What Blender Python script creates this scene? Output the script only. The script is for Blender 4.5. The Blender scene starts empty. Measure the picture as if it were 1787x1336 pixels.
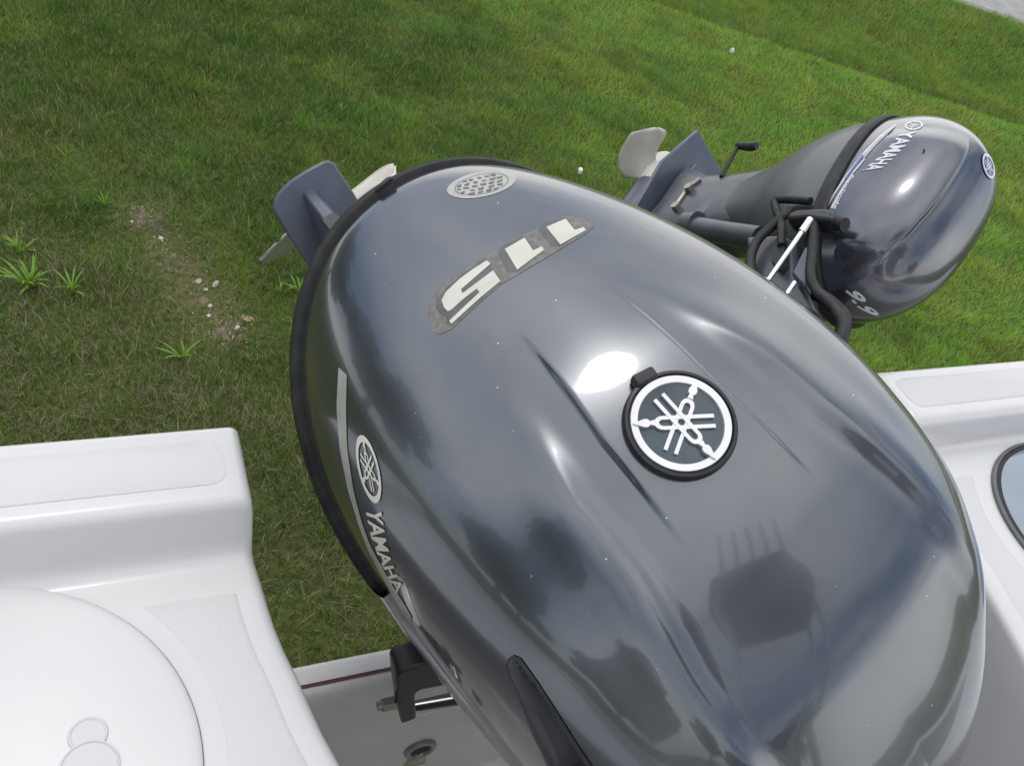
import bpy, bmesh, math, random
import numpy as np
from mathutils import Vector
from mathutils.bvhtree import BVHTree
random.seed(7); rng = np.random.default_rng(7)
C = bpy.context.scene.collection
R = math.radians
A = np.array

# ------------------------------------------------------------------ camera
HC = 2.06                                   # camera height above the lawn
PITCH, ROLL, FPX, PW, PH = R(40), R(18.5), 1547.0, 1787.0, 1336.0
_F = A([0, math.cos(PITCH), -math.sin(PITCH)]); _U0 = A([0, math.sin(PITCH), math.cos(PITCH)]); _X0 = A([1., 0, 0])
_RT = math.cos(ROLL)*_X0 + math.sin(ROLL)*_U0
_UP = -math.sin(ROLL)*_X0 + math.cos(ROLL)*_U0
CAM = A([0, 0, HC])
cd = bpy.data.cameras.new('camera'); cam = bpy.data.objects.new('camera', cd); C.objects.link(cam)
from mathutils import Matrix
cam.matrix_world = Matrix(((_RT[0], _UP[0], -_F[0], 0), (_RT[1], _UP[1], -_F[1], 0), (_RT[2], _UP[2], -_F[2], HC), (0, 0, 0, 1)))
cd.sensor_width = 36; cd.lens = 36*FPX/PW; cd.clip_start = 0.05; cd.clip_end = 1500
bpy.context.scene.camera = cam

# ------------------------------------------------------------------ world and sun
SUN = A([-0.257, 0.203, 0.945]); SUN = SUN/np.linalg.norm(SUN)
sel = math.asin(SUN[2]); srot = math.atan2(SUN[0], SUN[1])
w = bpy.data.worlds.new('World'); bpy.context.scene.world = w; w.use_nodes = True
nt = w.node_tree; N = nt.nodes; L = nt.links
bg = N['Background']; sky = N.new('ShaderNodeTexSky'); sky.sky_type = 'NISHITA'; sky.sun_disc = False
sky.sun_elevation = sel; sky.sun_rotation = srot; sky.air_density = 1.0; sky.dust_density = 1.5; sky.ozone_density = 1.0
tc = N.new('ShaderNodeTexCoord'); mp = N.new('ShaderNodeMapping'); L.new(tc.outputs['Generated'], mp.inputs['Vector'])
mp.inputs['Scale'].default_value = (1, 1, 2.2); mp.inputs['Location'].default_value = (0.35, 0.2, 0.0)
cn = N.new('ShaderNodeTexNoise'); cn.inputs['Scale'].default_value = 1.25; cn.inputs['Detail'].default_value = 5; cn.inputs['Roughness'].default_value = .55
L.new(mp.outputs[0], cn.inputs['Vector'])
cr = N.new('ShaderNodeValToRGB'); cr.color_ramp.elements[0].position = .34; cr.color_ramp.elements[1].position = .64
L.new(cn.outputs['Fac'], cr.inputs['Fac'])
mx = N.new('ShaderNodeMix'); mx.data_type = 'RGBA'
L.new(cr.outputs['Color'], mx.inputs['Factor']); L.new(sky.outputs[0], mx.inputs[6]); mx.inputs[7].default_value = (11.7, 11.55, 11.3, 1)
L.new(mx.outputs[2], bg.inputs['Color']); bg.inputs['Strength'].default_value = 0.15
sd = bpy.data.lights.new('sun', 'SUN'); sd.energy = 0.5; sd.angle = R(10.0); sd.color = (1, .95, .87)
so = bpy.data.objects.new('sun', sd); C.objects.link(so); so.location = (0, 0, 30)
so.rotation_euler = Vector((-SUN[0], -SUN[1], -SUN[2])).to_track_quat('-Z', 'Y').to_euler()
vs = bpy.context.scene.view_settings; vs.view_transform = 'Standard'; vs.look = 'None'; vs.exposure = 0.0; vs.gamma = 1
vs.use_curve_mapping = False

# ------------------------------------------------------------------ helpers
def ray(p): return ((p[0]-PW/2)/FPX)*_RT - ((p[1]-PH/2)/FPX)*_UP + _F
def proj(P):
    Q = np.asarray(P, float) - CAM; a, b, c = Q@_RT, Q@_UP, Q@_F
    return np.stack([PW/2+FPX*a/c, PH/2-FPX*b/c], -1), c
def hit(p, n, o):                            # pixel ray against the plane through o with normal n
    r = ray(p); return CAM + r*(((o-CAM)@n)/(r@n))

def mat(name, col=(.5, .5, .5), rough=.5, metal=0., coat=0., coat_rough=.03, spec=.5):
    m = bpy.data.materials.new(name); m.use_nodes = True; b = m.node_tree.nodes['Principled BSDF']
    b.inputs['Base Color'].default_value = (*col, 1); b.inputs['Roughness'].default_value = rough
    b.inputs['Metallic'].default_value = metal; b.inputs['Coat Weight'].default_value = coat
    b.inputs['Coat Roughness'].default_value = coat_rough; b.inputs['Specular IOR Level'].default_value = spec
    return m
def nd(m, t, **k):
    n = m.node_tree.nodes.new(t)
    for a, v in k.items(): setattr(n, a, v)
    return n
def lk(m, a, b): m.node_tree.links.new(a, b)
def bsdf(m): return m.node_tree.nodes['Principled BSDF']
def ramp(m, src, stops):
    r = nd(m, 'ShaderNodeValToRGB'); e = r.color_ramp.elements
    while len(e) < len(stops): e.new(.5)
    for i, (p, c) in enumerate(stops): e[i].position = p; e[i].color = (*c, 1) if len(c) == 3 else c
    lk(m, src, r.inputs['Fac']); return r
def noise(m, scale, detail=4, rough=.5, vec=None):
    n = nd(m, 'ShaderNodeTexNoise'); n.inputs['Scale'].default_value = scale; n.inputs['Detail'].default_value = detail
    n.inputs['Roughness'].default_value = rough
    if vec is None:
        t = m.node_tree.nodes.get('TC') or nd(m, 'ShaderNodeTexCoord', name='TC'); vec = t.outputs['Object']
    lk(m, vec, n.inputs['Vector']); return n
def mottle(m, scale, c0, c1, p0=.35, p1=.65, detail=5):
    n = noise(m, scale, detail); r = ramp(m, n.outputs['Fac'], [(p0, c0), (p1, c1)]); lk(m, r.outputs[0], bsdf(m).inputs['Base Color']); return r
def bump(m, src, strength=.3, dist=.002):
    b = nd(m, 'ShaderNodeBump'); b.inputs['Strength'].default_value = strength; b.inputs['Distance'].default_value = dist
    lk(m, src, b.inputs['Height']); lk(m, b.outputs[0], bsdf(m).inputs['Normal']); return b
def specks(m, cells, colour, base_socket, frac=.2, size=.10):
    """small dust specks: rare round dots in random cells"""
    t = m.node_tree.nodes.get('TC') or nd(m, 'ShaderNodeTexCoord', name='TC')
    v = nd(m, 'ShaderNodeTexVoronoi'); v.inputs['Scale'].default_value = cells; lk(m, t.outputs['Object'], v.inputs['Vector'])
    s = nd(m, 'ShaderNodeSeparateColor'); lk(m, v.outputs['Color'], s.inputs[0])
    a = nd(m, 'ShaderNodeMapRange'); lk(m, s.outputs[0], a.inputs[0]); a.inputs[1].default_value = 1-frac; a.inputs[2].default_value = 1
    a.inputs[3].default_value = 0; a.inputs[4].default_value = size
    l = nd(m, 'ShaderNodeMath', operation='LESS_THAN'); lk(m, v.outputs['Distance'], l.inputs[0]); lk(m, a.outputs[0], l.inputs[1])
    x = nd(m, 'ShaderNodeMix', data_type='RGBA'); lk(m, l.outputs[0], x.inputs['Factor']); lk(m, base_socket, x.inputs[6]); x.inputs[7].default_value = (*colour, 1)
    lk(m, x.outputs[2], bsdf(m).inputs['Base Color']); return l

def new_obj(name, verts, faces, m=None, root=None, parent=None, smooth=True, label=None):
    """one mesh object; verts in world metres. root gives the origin its thing stands at"""
    o0 = A(root.location) if root is not None else A([0., 0, 0])
    me = bpy.data.meshes.new(name); me.from_pydata([tuple(A(v)-o0) for v in verts], [], [tuple(int(i) for i in f) for f in faces])
    me.validate(); me.update()
    if smooth: me.polygons.foreach_set('use_smooth', [True]*len(me.polygons))
    ob = bpy.data.objects.new(name, me); C.objects.link(ob)
    if m: me.materials.append(m)
    if parent is not None: ob.parent = parent
    elif root is not None: ob.parent = root
    if label: ob['label'] = label
    return ob
def empty(name, loc, label, cat, group=None):
    o = bpy.data.objects.new(name, None); C.objects.link(o); o.location = tuple(loc); o['label'] = label; o['category'] = cat
    o.empty_display_size = .1
    if group: o['group'] = group
    bpy.context.view_layer.update()
    return o
def recalc(ob, angle=None):
    bm = bmesh.new(); bm.from_mesh(ob.data); bmesh.ops.remove_doubles(bm, verts=bm.verts, dist=1e-6)
    bmesh.ops.recalc_face_normals(bm, faces=bm.faces); bm.to_mesh(ob.data); bm.free()
    if angle is not None: ob.data.set_sharp_from_angle(angle=R(angle))
    return ob
def bevel(ob, w=.003, seg=2, ang=35):
    md = ob.modifiers.new('bevel', 'BEVEL'); md.width = w; md.segments = seg; md.limit_method = 'ANGLE'; md.angle_limit = R(ang)
    ob.data.set_sharp_from_angle(angle=R(ang)); return ob
def grid_faces(nu, nv, wrap=False):
    f = []
    for i in range(nu-1):
        for j in range(nv-1 if not wrap else nv):
            k = (j+1) % nv; f.append((i*nv+j, (i+1)*nv+j, (i+1)*nv+k, i*nv+k))
    return f
class MB:
    def __init__(s): s.v = []; s.f = []
    def add(s, v, f):
        n = len(s.v); s.v += [A(x) for x in v]; s.f += [tuple(i+n for i in g) for g in f]
    def box(s, o, x, y, z):                  # o corner centre; x,y,z half vectors
        o, x, y, z = map(A, (o, x, y, z)); v = [o+i*x+j*y+k*z for i in (-1, 1) for j in (-1, 1) for k in (-1, 1)]
        s.add(v, [(0, 1, 3, 2), (4, 6, 7, 5), (0, 4, 5, 1), (2, 3, 7, 6), (0, 2, 6, 4), (1, 5, 7, 3)])
    def tube(s, pts, r, seg=12, caps=True):
        pts = [A(p, float) for p in pts]; rr = r if hasattr(r, '__len__') else [r]*len(pts); rings = []
        t0 = pts[1]-pts[0]; n = np.cross(t0, [0, 0, 1.]);
        if np.linalg.norm(n) < 1e-6: n = np.cross(t0, [1., 0, 0])
        for i, p in enumerate(pts):
            t = pts[min(i+1, len(pts)-1)]-pts[max(i-1, 0)]; t = t/np.linalg.norm(t); n = n-t*(n@t); n = n/np.linalg.norm(n); b = np.cross(t, n)
            rings.append([p+rr[i]*(math.cos(a)*n+math.sin(a)*b) for a in np.linspace(0, 2*math.pi, seg, endpoint=False)])
        v = [x for q in rings for x in q]; f = grid_faces(len(pts), seg, True)
        if caps: f += [tuple(range(seg))[::-1], tuple((len(pts)-1)*seg+k for k in range(seg))]
        s.add(v, f)
    def prism(s, poly, d):                   # polygon of 3d points, extruded by vector d
        n = len(poly); v = [A(p) for p in poly]+[A(p)+A(d) for p in poly]
        s.add(v, [tuple(range(n))[::-1], tuple(range(n, 2*n))]+[(i, (i+1) % n, (i+1) % n+n, i+n) for i in range(n)])
    def disc(s, c, x, y, z, prof, seg=48):   # lathe: prof of (radius, height) about z
        v = []; f = []
        for r, h in prof:
            v += [A(c)+r*(math.cos(a)*A(x)+math.sin(a)*A(y))+h*A(z) for a in np.linspace(0, 2*math.pi, seg, endpoint=False)]
        f = grid_faces(len(prof), seg, True)
        if prof[0][0] > 1e-6: f.append(tuple(range(seg))[::-1])
        if prof[-1][0] > 1e-6: f.append(tuple((len(prof)-1)*seg+k for k in range(seg)))
        s.add(v, f)
    def obj(s, name, m, root=None, parent=None, smooth=True, label=None, fix=40):
        o = new_obj(name, s.v, s.f, m, root, parent, smooth, label)
        recalc(o, fix); return o
def smoothpath(pts, n=8):                    # Catmull-Rom through the points
    P = A(pts, float); P = np.vstack([2*P[0]-P[1], P, 2*P[-1]-P[-2]]); out = []
    for i in range(1, len(P)-2):
        for t in np.linspace(0, 1, n, endpoint=False):
            out.append(.5*((2*P[i])+(P[i+1]-P[i-1])*t+(2*P[i-1]-5*P[i]+4*P[i+1]-P[i+2])*t*t+(-P[i-1]+3*P[i]-3*P[i+1]+P[i+2])*t**3))
    out.append(P[-2]); return A(out)
def interp(x, X, Y):
    X = np.asarray(X, float); Y = np.asarray(Y, float); h = np.diff(X); d = np.diff(Y)/h; m = np.zeros_like(Y); m[0] = d[0]; m[-1] = d[-1]
    for i in range(1, len(X)-1): m[i] = 0 if d[i-1]*d[i] <= 0 else 2*d[i-1]*d[i]/(d[i-1]+d[i])
    i = np.clip(np.searchsorted(X, x)-1, 0, len(h)-1); t = (x-X[i])/h[i]
    return Y[i]*(1+2*t)*(1-t)**2+m[i]*h[i]*t*(1-t)**2+Y[i+1]*t*t*(3-2*t)+m[i+1]*h[i]*t*t*(t-1)
def sstep(x): x = np.clip(x, 0, 1); return x*x*(3-2*x)

# ------------------------------------------------------------------ materials
def paint(name, c0, c1, metal=.86, rough=.27, frac=.16):
    m = mat(name, c0, rough, metal, coat=1., coat_rough=.035); bsdf(m).inputs['Coat IOR'].default_value = 1.5
    n = noise(m, 9, 6, .6); r = ramp(m, n.outputs['Fac'], [(.3, c0), (.7, c1)])
    s1 = specks(m, 85, (.62, .62, .6), r.outputs[0], frac, .075)
    # faint dust film roughens the clear coat unevenly
    n2 = noise(m, 22, 6, .65); q = ramp(m, n2.outputs['Fac'], [(.35, (.04,)*3), (.75, (.09,)*3)]); lk(m, q.outputs[0], bsdf(m).inputs['Coat Roughness'])
    fl = noise(m, 2600, 1); bump(m, fl.outputs['Fac'], .05, .0004)
    return m
M = {}
M['paint'] = paint('grey_metallic_paint', (.115, .128, .145), (.138, .152, .169))
M['paint2'] = paint('kicker_metallic_paint', (.112, .120, .140), (.134, .143, .164), frac=.05)
M['pan'] = mat('lightened_pan_paint', (.13, .138, .148), .3, .5, coat=1, coat_rough=.04); mottle(M['pan'], 14, (.21, .215, .225), (.27, .275, .28))  # base colour lightened to carry the pale deck reflection on the pan
M['leg'] = mat('leg_paint', (.075, .09, .125), .42, .15, coat=.3, coat_rough=.25); mottle(M['leg'], 16, (.062, .076, .108), (.088, .104, .142))
M['leg2'] = mat('dark_leg_paint', (.05, .06, .08), .4, .2, coat=.3, coat_rough=.2); mottle(M['leg2'], 20, (.052, .062, .075), (.078, .09, .108))
M['rubber'] = mat('black_rubber', (.012, .012, .013), .6); mottle(M['rubber'], 60, (.008, .008, .009), (.025, .025, .024))
M['plastic'] = mat('black_plastic', (.016, .017, .019), .38); mottle(M['plastic'], 40, (.012, .013, .015), (.024, .025, .027))
M['slot'] = mat('dark_intake', (.02, .024, .03), .5); mottle(M['slot'], 50, (.018, .022, .028), (.03, .034, .04))
M['facet'] = mat('grey_facet', (.05, .055, .065), .35, .3); mottle(M['facet'], 40, (.045, .05, .06), (.06, .065, .075))
M['chrome'] = mat('steel', (.75, .75, .74), .16, 1.)
nn = noise(M['chrome'], 60, 3); rr = ramp(M['chrome'], nn.outputs['Fac'], [(.3, (.08,)*3), (.7, (.26,)*3)]); lk(M['chrome'], rr.outputs[0], bsdf(M['chrome']).inputs['Roughness'])
M['prop'] = mat('white_prop_paint', (.66, .64, .58), .4, coat=.3); mottle(M['prop'], 25, (.56, .54, .47), (.7, .68, .62))
M['gel'] = mat('white_gelcoat', (.62, .62, .62), .3, coat=.4, coat_rough=.12); mottle(M['gel'], 5, (.645, .645, .643), (.68, .68, .675)); specks(M['gel'], 16, (.16, .15, .13), [n_ for n_ in M['gel'].node_tree.nodes if n_.type == 'VALTORGB'][0].outputs[0], .22, .030)
M['grip'] = mat('white_nonskid', (.70, .70, .70), .5)
def tread(m):
    t = nd(m, 'ShaderNodeTexCoord', name='TC'); mpn = nd(m, 'ShaderNodeMapping'); lk(m, t.outputs['Object'], mpn.inputs[0]); mpn.inputs['Rotation'].default_value = (0, 0, R(33+45))
    w1 = nd(m, 'ShaderNodeTexWave', bands_direction='X'); w2 = nd(m, 'ShaderNodeTexWave', bands_direction='Y')
    for q in (w1, w2): q.inputs['Scale'].default_value = 62; lk(m, mpn.outputs[0], q.inputs[0])
    x = nd(m, 'ShaderNodeMath', operation='MULTIPLY'); lk(m, w1.outputs['Fac'], x.inputs[0]); lk(m, w2.outputs['Fac'], x.inputs[1])
    bump(m, x.outputs[0], .13, .0010); n = noise(m, 7, 5); r = ramp(m, n.outputs['Fac'], [(.3, (.63, .63, .628)), (.7, (.665, .665, .66))]); lk(m, r.outputs[0], bsdf(m).inputs['Base Color'])
tread(M['grip'])
M['well'] = mat('well_gelcoat', (.55, .54, .52), .35, coat=.3, coat_rough=.2); mottle(M['well'], 7, (.74, .73, .70), (.80, .79, .77))
M['stain'] = mat('drain_stain', (.36, .33, .24), .5); mottle(M['stain'], 60, (.30, .26, .16), (.55, .52, .44))
M['gap'] = mat('hole_shade', (.05, .05, .052), .7)
M['seam'] = mat('grey_seam', (.20, .20, .20), .7); mottle(M['seam'], 30, (.14, .14, .14), (.26, .26, .26))
M['acrylic'] = mat('smoked_acrylic', (.16, .22, .30), .06, coat=1.); mottle(M['acrylic'], 6, (.15, .21, .29), (.19, .25, .33))
M['badge'] = mat('badge_silver', (.70, .70, .74), .24, .6, coat=1); mottle(M['badge'], 20, (.66, .66, .70), (.74, .74, .77))
M['badge_face'] = mat('badge_teal', (.035, .075, .09), .18, .4, coat=1); mottle(M['badge_face'], 30, (.018, .036, .046), (.035, .065, .078))
M['cream'] = mat('cream_print', (.64, .64, .55), .45, coat=.4); mottle(M['cream'], 40, (.60, .60, .50), (.68, .68, .60))
M['silver'] = mat('silver_print', (.42, .42, .38), .4, .3); mottle(M['silver'], 30, (.36, .36, .33), (.48, .48, .44))
M['darkprint'] = mat('dark_print', (.09, .092, .10), .45, coat=.4); mottle(M['darkprint'], 60, (.075, .078, .085), (.105, .107, .115))
M['ghost'] = mat('weathered_print', (.17, .17, .155), .6, coat=.2); mottle(M['ghost'], 150, (.13, .13, .12), (.21, .205, .185))
M['whiteprint'] = mat('white_print', (.72, .73, .76), .4, coat=.4); mottle(M['whiteprint'], 60, (.66, .67, .70), (.76, .77, .80))
M['blueprint'] = mat('blue_print', (.05, .10, .30), .35, coat=.5); mottle(M['blueprint'], 60, (.04, .085, .27), (.06, .115, .33))
M['pinkprint'] = mat('pale_rose_print', (.50, .44, .46), .4, coat=.4); mottle(M['pinkprint'], 60, (.46, .40, .42), (.54, .49, .50))
M['bolt'] = mat('worn_bolt', (.35, .33, .29), .35, .8)

# ------------------------------------------------------------------ ground, ditch and road
def ground_z(x, y):
    y = np.asarray(y, float)
    return interp(np.clip(y, -400, 400), [-401, 7.3, 7.55, 8.5, 9.6, 10.9, 11.25, 401], [0, 0, -.05, -.36, -.33, -.06, -.03, -.03])
gm = mat('lawn_soil', rough=.95, spec=.1)
t = nd(gm, 'ShaderNodeTexCoord', name='TC')
n1 = noise(gm, 1.1, 6, .6); n2 = noise(gm, 45, 4, .7)
r1 = ramp(gm, n1.outputs['Fac'], [(.35, (.085, .120, .038)), (.66, (.135, .150, .062))])
r2 = ramp(gm, n2.outputs['Fac'], [(.35, (.55, .55, .5)), (.7, (1.25, 1.2, 1.1))])
mm = nd(gm, 'ShaderNodeMix', data_type='RGBA', blend_type='MULTIPLY'); mm.inputs['Factor'].default_value = 1
lk(gm, r1.outputs[0], mm.inputs[6]); lk(gm, r2.outputs[0], mm.inputs[7]); lk(gm, mm.outputs[2], bsdf(gm).inputs['Base Color'])
bump(gm, n2.outputs['Fac'], .8, .02)
ys = np.r_[-300, -100, -40, np.arange(-20, 7, 3.), np.arange(7, 11.6, .12), 14, 25, 60, 150, 300]; xs = np.r_[-300, -100, np.arange(-40, 41, 4.), 100, 300]
gv = [(x, y, ground_z(x, y)) for y in ys for x in xs]
g = new_obj('ground', gv, grid_faces(len(ys), len(xs)), gm); g['kind'] = 'structure'
if g.data.polygons[0].normal.z < 0: g.data.flip_normals()
rm = mat('road_asphalt', rough=.9); mottle(rm, 6, (.26, .255, .25), (.34, .335, .33)); bump(rm, noise(rm, 300, 3).outputs['Fac'], .4, .004)
rv = []
for x in np.arange(-60, 61, .5):
    e = 11.30+.04*math.sin(x*3.1)+.03*math.sin(x*7.7)
    rv += [(x, e, -.024), (x, e+.05, .004), (x, 17.5, .03), (x, 17.6, -.024)]
ro = new_obj('road', rv, grid_faces(241, 4), rm, smooth=False); ro['kind'] = 'structure'
if ro.data.polygons[1].normal.z < 0: ro.data.flip_normals()

# ------------------------------------------------------------------ boat frame: a = aft, l = to port (image right), z about the camera
YAW = R(33)
AFT = A([-math.sin(YAW), math.cos(YAW), 0]); PORT = A([math.cos(YAW), math.sin(YAW), 0]); ZZ = A([0, 0, 1.])
def B(a, l, z): return CAM + a*AFT + l*PORT + z*ZZ
def Bpx(p, z):
    r = ray(p); P = r*(z/r[2]); return P@AFT, P@PORT
LC = .545                                      # centreline of the motor well
def edge_l(a):                                 # starboard side of the well
    return interp(np.clip(a, -.3, .66), [-.31, -.05, .15, .296, .342, .381, .411, .442, .48, .53, .67], [.215, .215, .195, .156, .144, .137, .130, .125, .122, .118, .118])
ZL, ZD, ZLIP, A1, A2 = -.66, -.72, -1.145, .632, .531
boat = empty('boat', B(0, LC, -HC), 'white open motorboat with a square motor well cut into its stern', 'boat')

def deck_side(sgn):
    """sgn +1: starboard deck (left of the well), -1: port deck"""
    prof = []
    for z in (-1.62, -1.3, -1.0, -.80): prof.append((A1+.004+.05*min(0, (z+.8)), z))
    for t in np.linspace(0, math.pi/2, 6): prof.append((A1-.012+.012*math.cos(t)+.002, ZL-.012+.012*math.sin(t)))
    prof += [(.615, ZL), (.59, ZL), (.56, ZL), (A2+.014, ZL)]
    for t in np.linspace(0, math.pi/2, 6)[1:]: prof.append((A2+.014-.014*math.sin(t), ZL-.014+.014*math.cos(t)))
    for t in np.linspace(0, math.pi/2, 6): prof.append((A2-.006-.02*(1-math.cos(t)), ZD+.02-.02*math.sin(t)))
    prof += [(a, ZD) for a in np.linspace(.49, -.12, 24)]
    prof += [(-.13, ZD-.004), (-.134, ZD-.014), (-.136, -1.3)]
    cols = [(0, d) for d in (.9, .6, .3, .12, .05)]+[(.011*(1-math.cos(t)), .011*(1-math.sin(t))) for t in np.linspace(0, math.pi/2, 6)]
    cols += [(.02, 0), (.05, 0)]+[(d, 0) for d in np.linspace(.1, .82, 13)]+[(.83, .004), (.836, .02), (.85, .3), (.84, .62)]
    v = []
    for a, z in prof:
        for d, dr in cols:
            zz = max(z-dr, -1.62) if z < -.8 or dr > .1 else z-dr
            l = edge_l(a)-d
            if sgn < 0: l = 2*LC-l
            v.append(B(a, l, zz))
    return v, grid_faces(len(prof), len(cols))
for s, nm, lb in ((1, 'deck', 'starboard stern deck with a round lid'), (-1, 'deck', 'port stern deck with a smoked round lid')):
    v, f = deck_side(s); o = recalc(new_obj(nm, v, f, M['gel'], boat, label=lb))
# non-skid panels, 1.6 mm proud, rounded corners
def nonskid(cells, s, z):
    pts = [(a, l if s > 0 else 2*LC-l) for a, l in cells]
    inner = A(pts); c = inner.mean(0)
    v = [B(a, l, z-.003) for a, l in pts]+[B(a, l, z+.0004) for a, l in c+(inner-c)*(1-.0015/np.linalg.norm(inner-c, axis=1))[:, None]]+[B(a, l, z+.0008) for a, l in c+(inner-c)*(1-.005/np.linalg.norm(inner-c, axis=1))[:, None]]
    n = len(pts); f = grid_faces(3, n, True)+[tuple(range(2*n, 3*n))]
    return recalc(new_obj('nonskid_panel', v, f, M['grip'], boat), 30)
def rounded(poly, r=.02, seg=5):
    P = [A(p, float) for p in poly]; out = []
    for i, p in enumerate(P):
        a, b = P[i-1]-p, P[(i+1) % len(P)]-p; ra = min(r, np.linalg.norm(a)*.45, np.linalg.norm(b)*.45); a = p+a/np.linalg.norm(a)*ra; b = p+b/np.linalg.norm(b)*ra
        for t in np.linspace(0, 1, seg): out.append((1-t)**2*a+2*t*(1-t)*p+t*t*b)
    return out
HA, HL, HR = .3404, -.131, .1831
for s in (1, -1):
    nonskid(rounded([(.612, -.66), (.612, edge_l(.6)-.018), (.556, edge_l(.56)-.018), (.556, -.66)], .018), s, ZL)
    aa_ = np.linspace(.488, .143, 26); v = []; wm_ = 5
    for k, a in enumerate(aa_):
        r_ = HR+.018; a0 = HL+math.sqrt(max(r_*r_-(a-HA)**2, 0)); b0 = edge_l(a)-.026
        for t, up in ((-.004, -.002), (0, .0003), (.004, .0007), (1-.004, .0007), (1, .0003), (1.004, -.002)):
            l = (a0 if t < .5 else b0)+(t if t < .5 else t-1); v.append(B(a, l if s > 0 else 2*LC-l, ZD+up-(.004 if k in (0, len(aa_)-1) else 0)))
    recalc(new_obj('nonskid_panel', v, grid_faces(26, 6), M['grip'], boat), 60)

def hatch(s, lid_mat, nm, label):
    l0 = HL if s > 0 else 2*LC-HL
    c = B(HA, l0, ZD); mb = MB()
    r = HR if s > 0 else .170
    mb.disc(c, AFT, PORT, ZZ, [(r-.006, .0006), (r-.0008, .0022), (r-.0025, .0034), (r-.006, .0038), (r-.012, .0038), (r-.03, .0038), (.0001, .0038)], 96)
    h = mb.obj(nm, lid_mat, boat, label=label)
    mb = MB()
    if s > 0: mb.disc(c, AFT, PORT, ZZ, [(r+.0002, .0004), (r+.0001, .0008), (r-.005, .0008), (r-.006, .0004)], 96); mb.obj('gap', M['seam'], boat, h)
    else:
        mb.disc(c, AFT, PORT, ZZ, [(r+.006, .0004), (r+.0055, .004), (r+.003, .0052), (r+.0008, .0048), (r+.0004, .001)], 96); mb.obj('hatch_rim', M['darkprint'], boat, h)
        mb = MB(); mb.disc(c, AFT, PORT, ZZ, [(r+.0002, .0008), (r+.0001, .0040), (r-.004, .0049), (r-.006, .0046), (r-.0063, .001)], 96); mb.obj('gasket', M['rubber'], boat, h)
    if s > 0:
        q = B(.3405, -.029, ZD+.0040); mb = MB()
        mb.disc(q, AFT, PORT, ZZ, [(.0215, .0002), (.0210, .0018), (.0195, .0022), (.0192, .0012), (.0001, .0012)], 40)
        q2 = q+AFT*.0265; la = mb.obj('latch', M['grip'], boat, h, fix=20)
        mb = MB(); mb.disc(q2, AFT, PORT, ZZ, [(.0145, .0001), (.0138, .0012), (.0128, .0013), (.0116, .0004), (.0001, .0003)], 32); mb.obj('finger_recess', M['grip'], boat, h, fix=20)
hatch(1, M['gel'], 'deck_hatch', 'white round hatch lid with finger latch')
hatch(-1, M['acrylic'], 'deck_hatch', 'smoked blue-grey round hatch lid')

# motor well: lip, inner transom wall, floor and front
la, lb = .095, 2*LC-.095
prof = [(A1-.004, -1.62), (A1-.006, ZLIP-.012)]+[(A1-.018+.012*math.cos(t), ZLIP-.012+.012*math.sin(t)) for t in np.linspace(0, 1.57, 5)]+[(.60, ZLIP+.0005), (.5935, ZLIP)]
o = recalc(new_obj('transom_cap', [B(a, l, z) for a, z in prof for l in np.linspace(la, lb, 20)], grid_faces(len(prof), 20), M['gel'], boat), 50)
prof = [(.5935, ZLIP-.006), (.590, ZLIP-.004)]+[(.590-.022*math.sin(t), ZLIP-.004-.05*(1-math.cos(t))) for t in np.linspace(0, 1.57, 8)][1:]+[(.566, -1.25), (.562, -1.42)]
prof += [(.555-.03*math.sin(t), -1.47-.03*(1-math.cos(t))) for t in np.linspace(0, 1.4, 6)]+[(.45, -1.505), (.1, -1.50), (.0, -1.49), (-.03, -1.45), (-.03, -1.0)]
o = recalc(new_obj('well_liner', [B(a, l, z) for a, z in prof for l in np.linspace(la, lb, 24)], grid_faces(len(prof), 24), M['well'], boat), 60)
mb = MB(); mb.box(B(.5925, LC, ZLIP-.0035), .0022*AFT, (lb-la)/2*PORT, .002*ZZ); mb.obj('cap_seam', mat('rust_seam', (.16, .07, .06), .8), boat, smooth=False)
dc = B(.5622, .42, -1.372); fwd = -AFT; mb = MB()
for k, (r0, h0) in enumerate([0]*0): pass
mb.disc(dc, PORT, ZZ, fwd, [(.027, -.002), (.027, .003), (.0245, .0055), (.019, .0055), (.0165, .003), (.016, .0006)], 36)
d_ = mb.obj('drain_fitting', M['pan'], boat, label='oval drain outlet low in the well wall')
mb = MB(); mb.disc(dc, PORT, ZZ, fwd, [(.0168, .0014), (.0001, .0012)], 24); mb.obj('drain_hole_shade', M['gap'], boat, d_)  # flat dark disc paints the shade inside the hollow outlet
st = [B(.5650-(.003 if z > -1.40 else .0046), .42+x, z) for z, ww in ((-1.392, .012), (-1.42, .019), (-1.455, .016), (-1.468, .02)) for x in np.linspace(-ww, ww, 5)]
new_obj('drain_stain', st, grid_faces(4, 5), M['stain'], boat)
# hull below and ahead
def hull_pts():
    v = []; A_ = np.linspace(A1-.01, -4.6, 16)
    for a in A_:
        k = max(0, (-a-1.5)/3.1); hw = 1.06*(1-.85*k**2); top = -.74+.12*k
        for q, zz in ((-1, top), (-1.0, -1.2), (-.93, -1.5), (-.5, -1.60+.03), (0, -1.68+.25*k), (.5, -1.57), (.93, -1.5), (1.0, -1.2), (1, top)):
            v.append(B(a, LC+q*hw, zz+(.15*k if zz < -1.1 else 0)))
    return v, 16, 9
v, n_, m_ = hull_pts(); f = grid_faces(n_, m_)
new_obj('hull', v, f, M['gel'], boat, smooth=False); recalc(bpy.data.objects['hull'], 40)
sole = [B(a, LC+q, -1.32) for a in np.linspace(-.02, -3.4, 8) for q in np.linspace(-.82, .82, 6)]
new_obj('cockpit_sole', sole, grid_faces(8, 6), M['grip'], boat)
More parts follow.
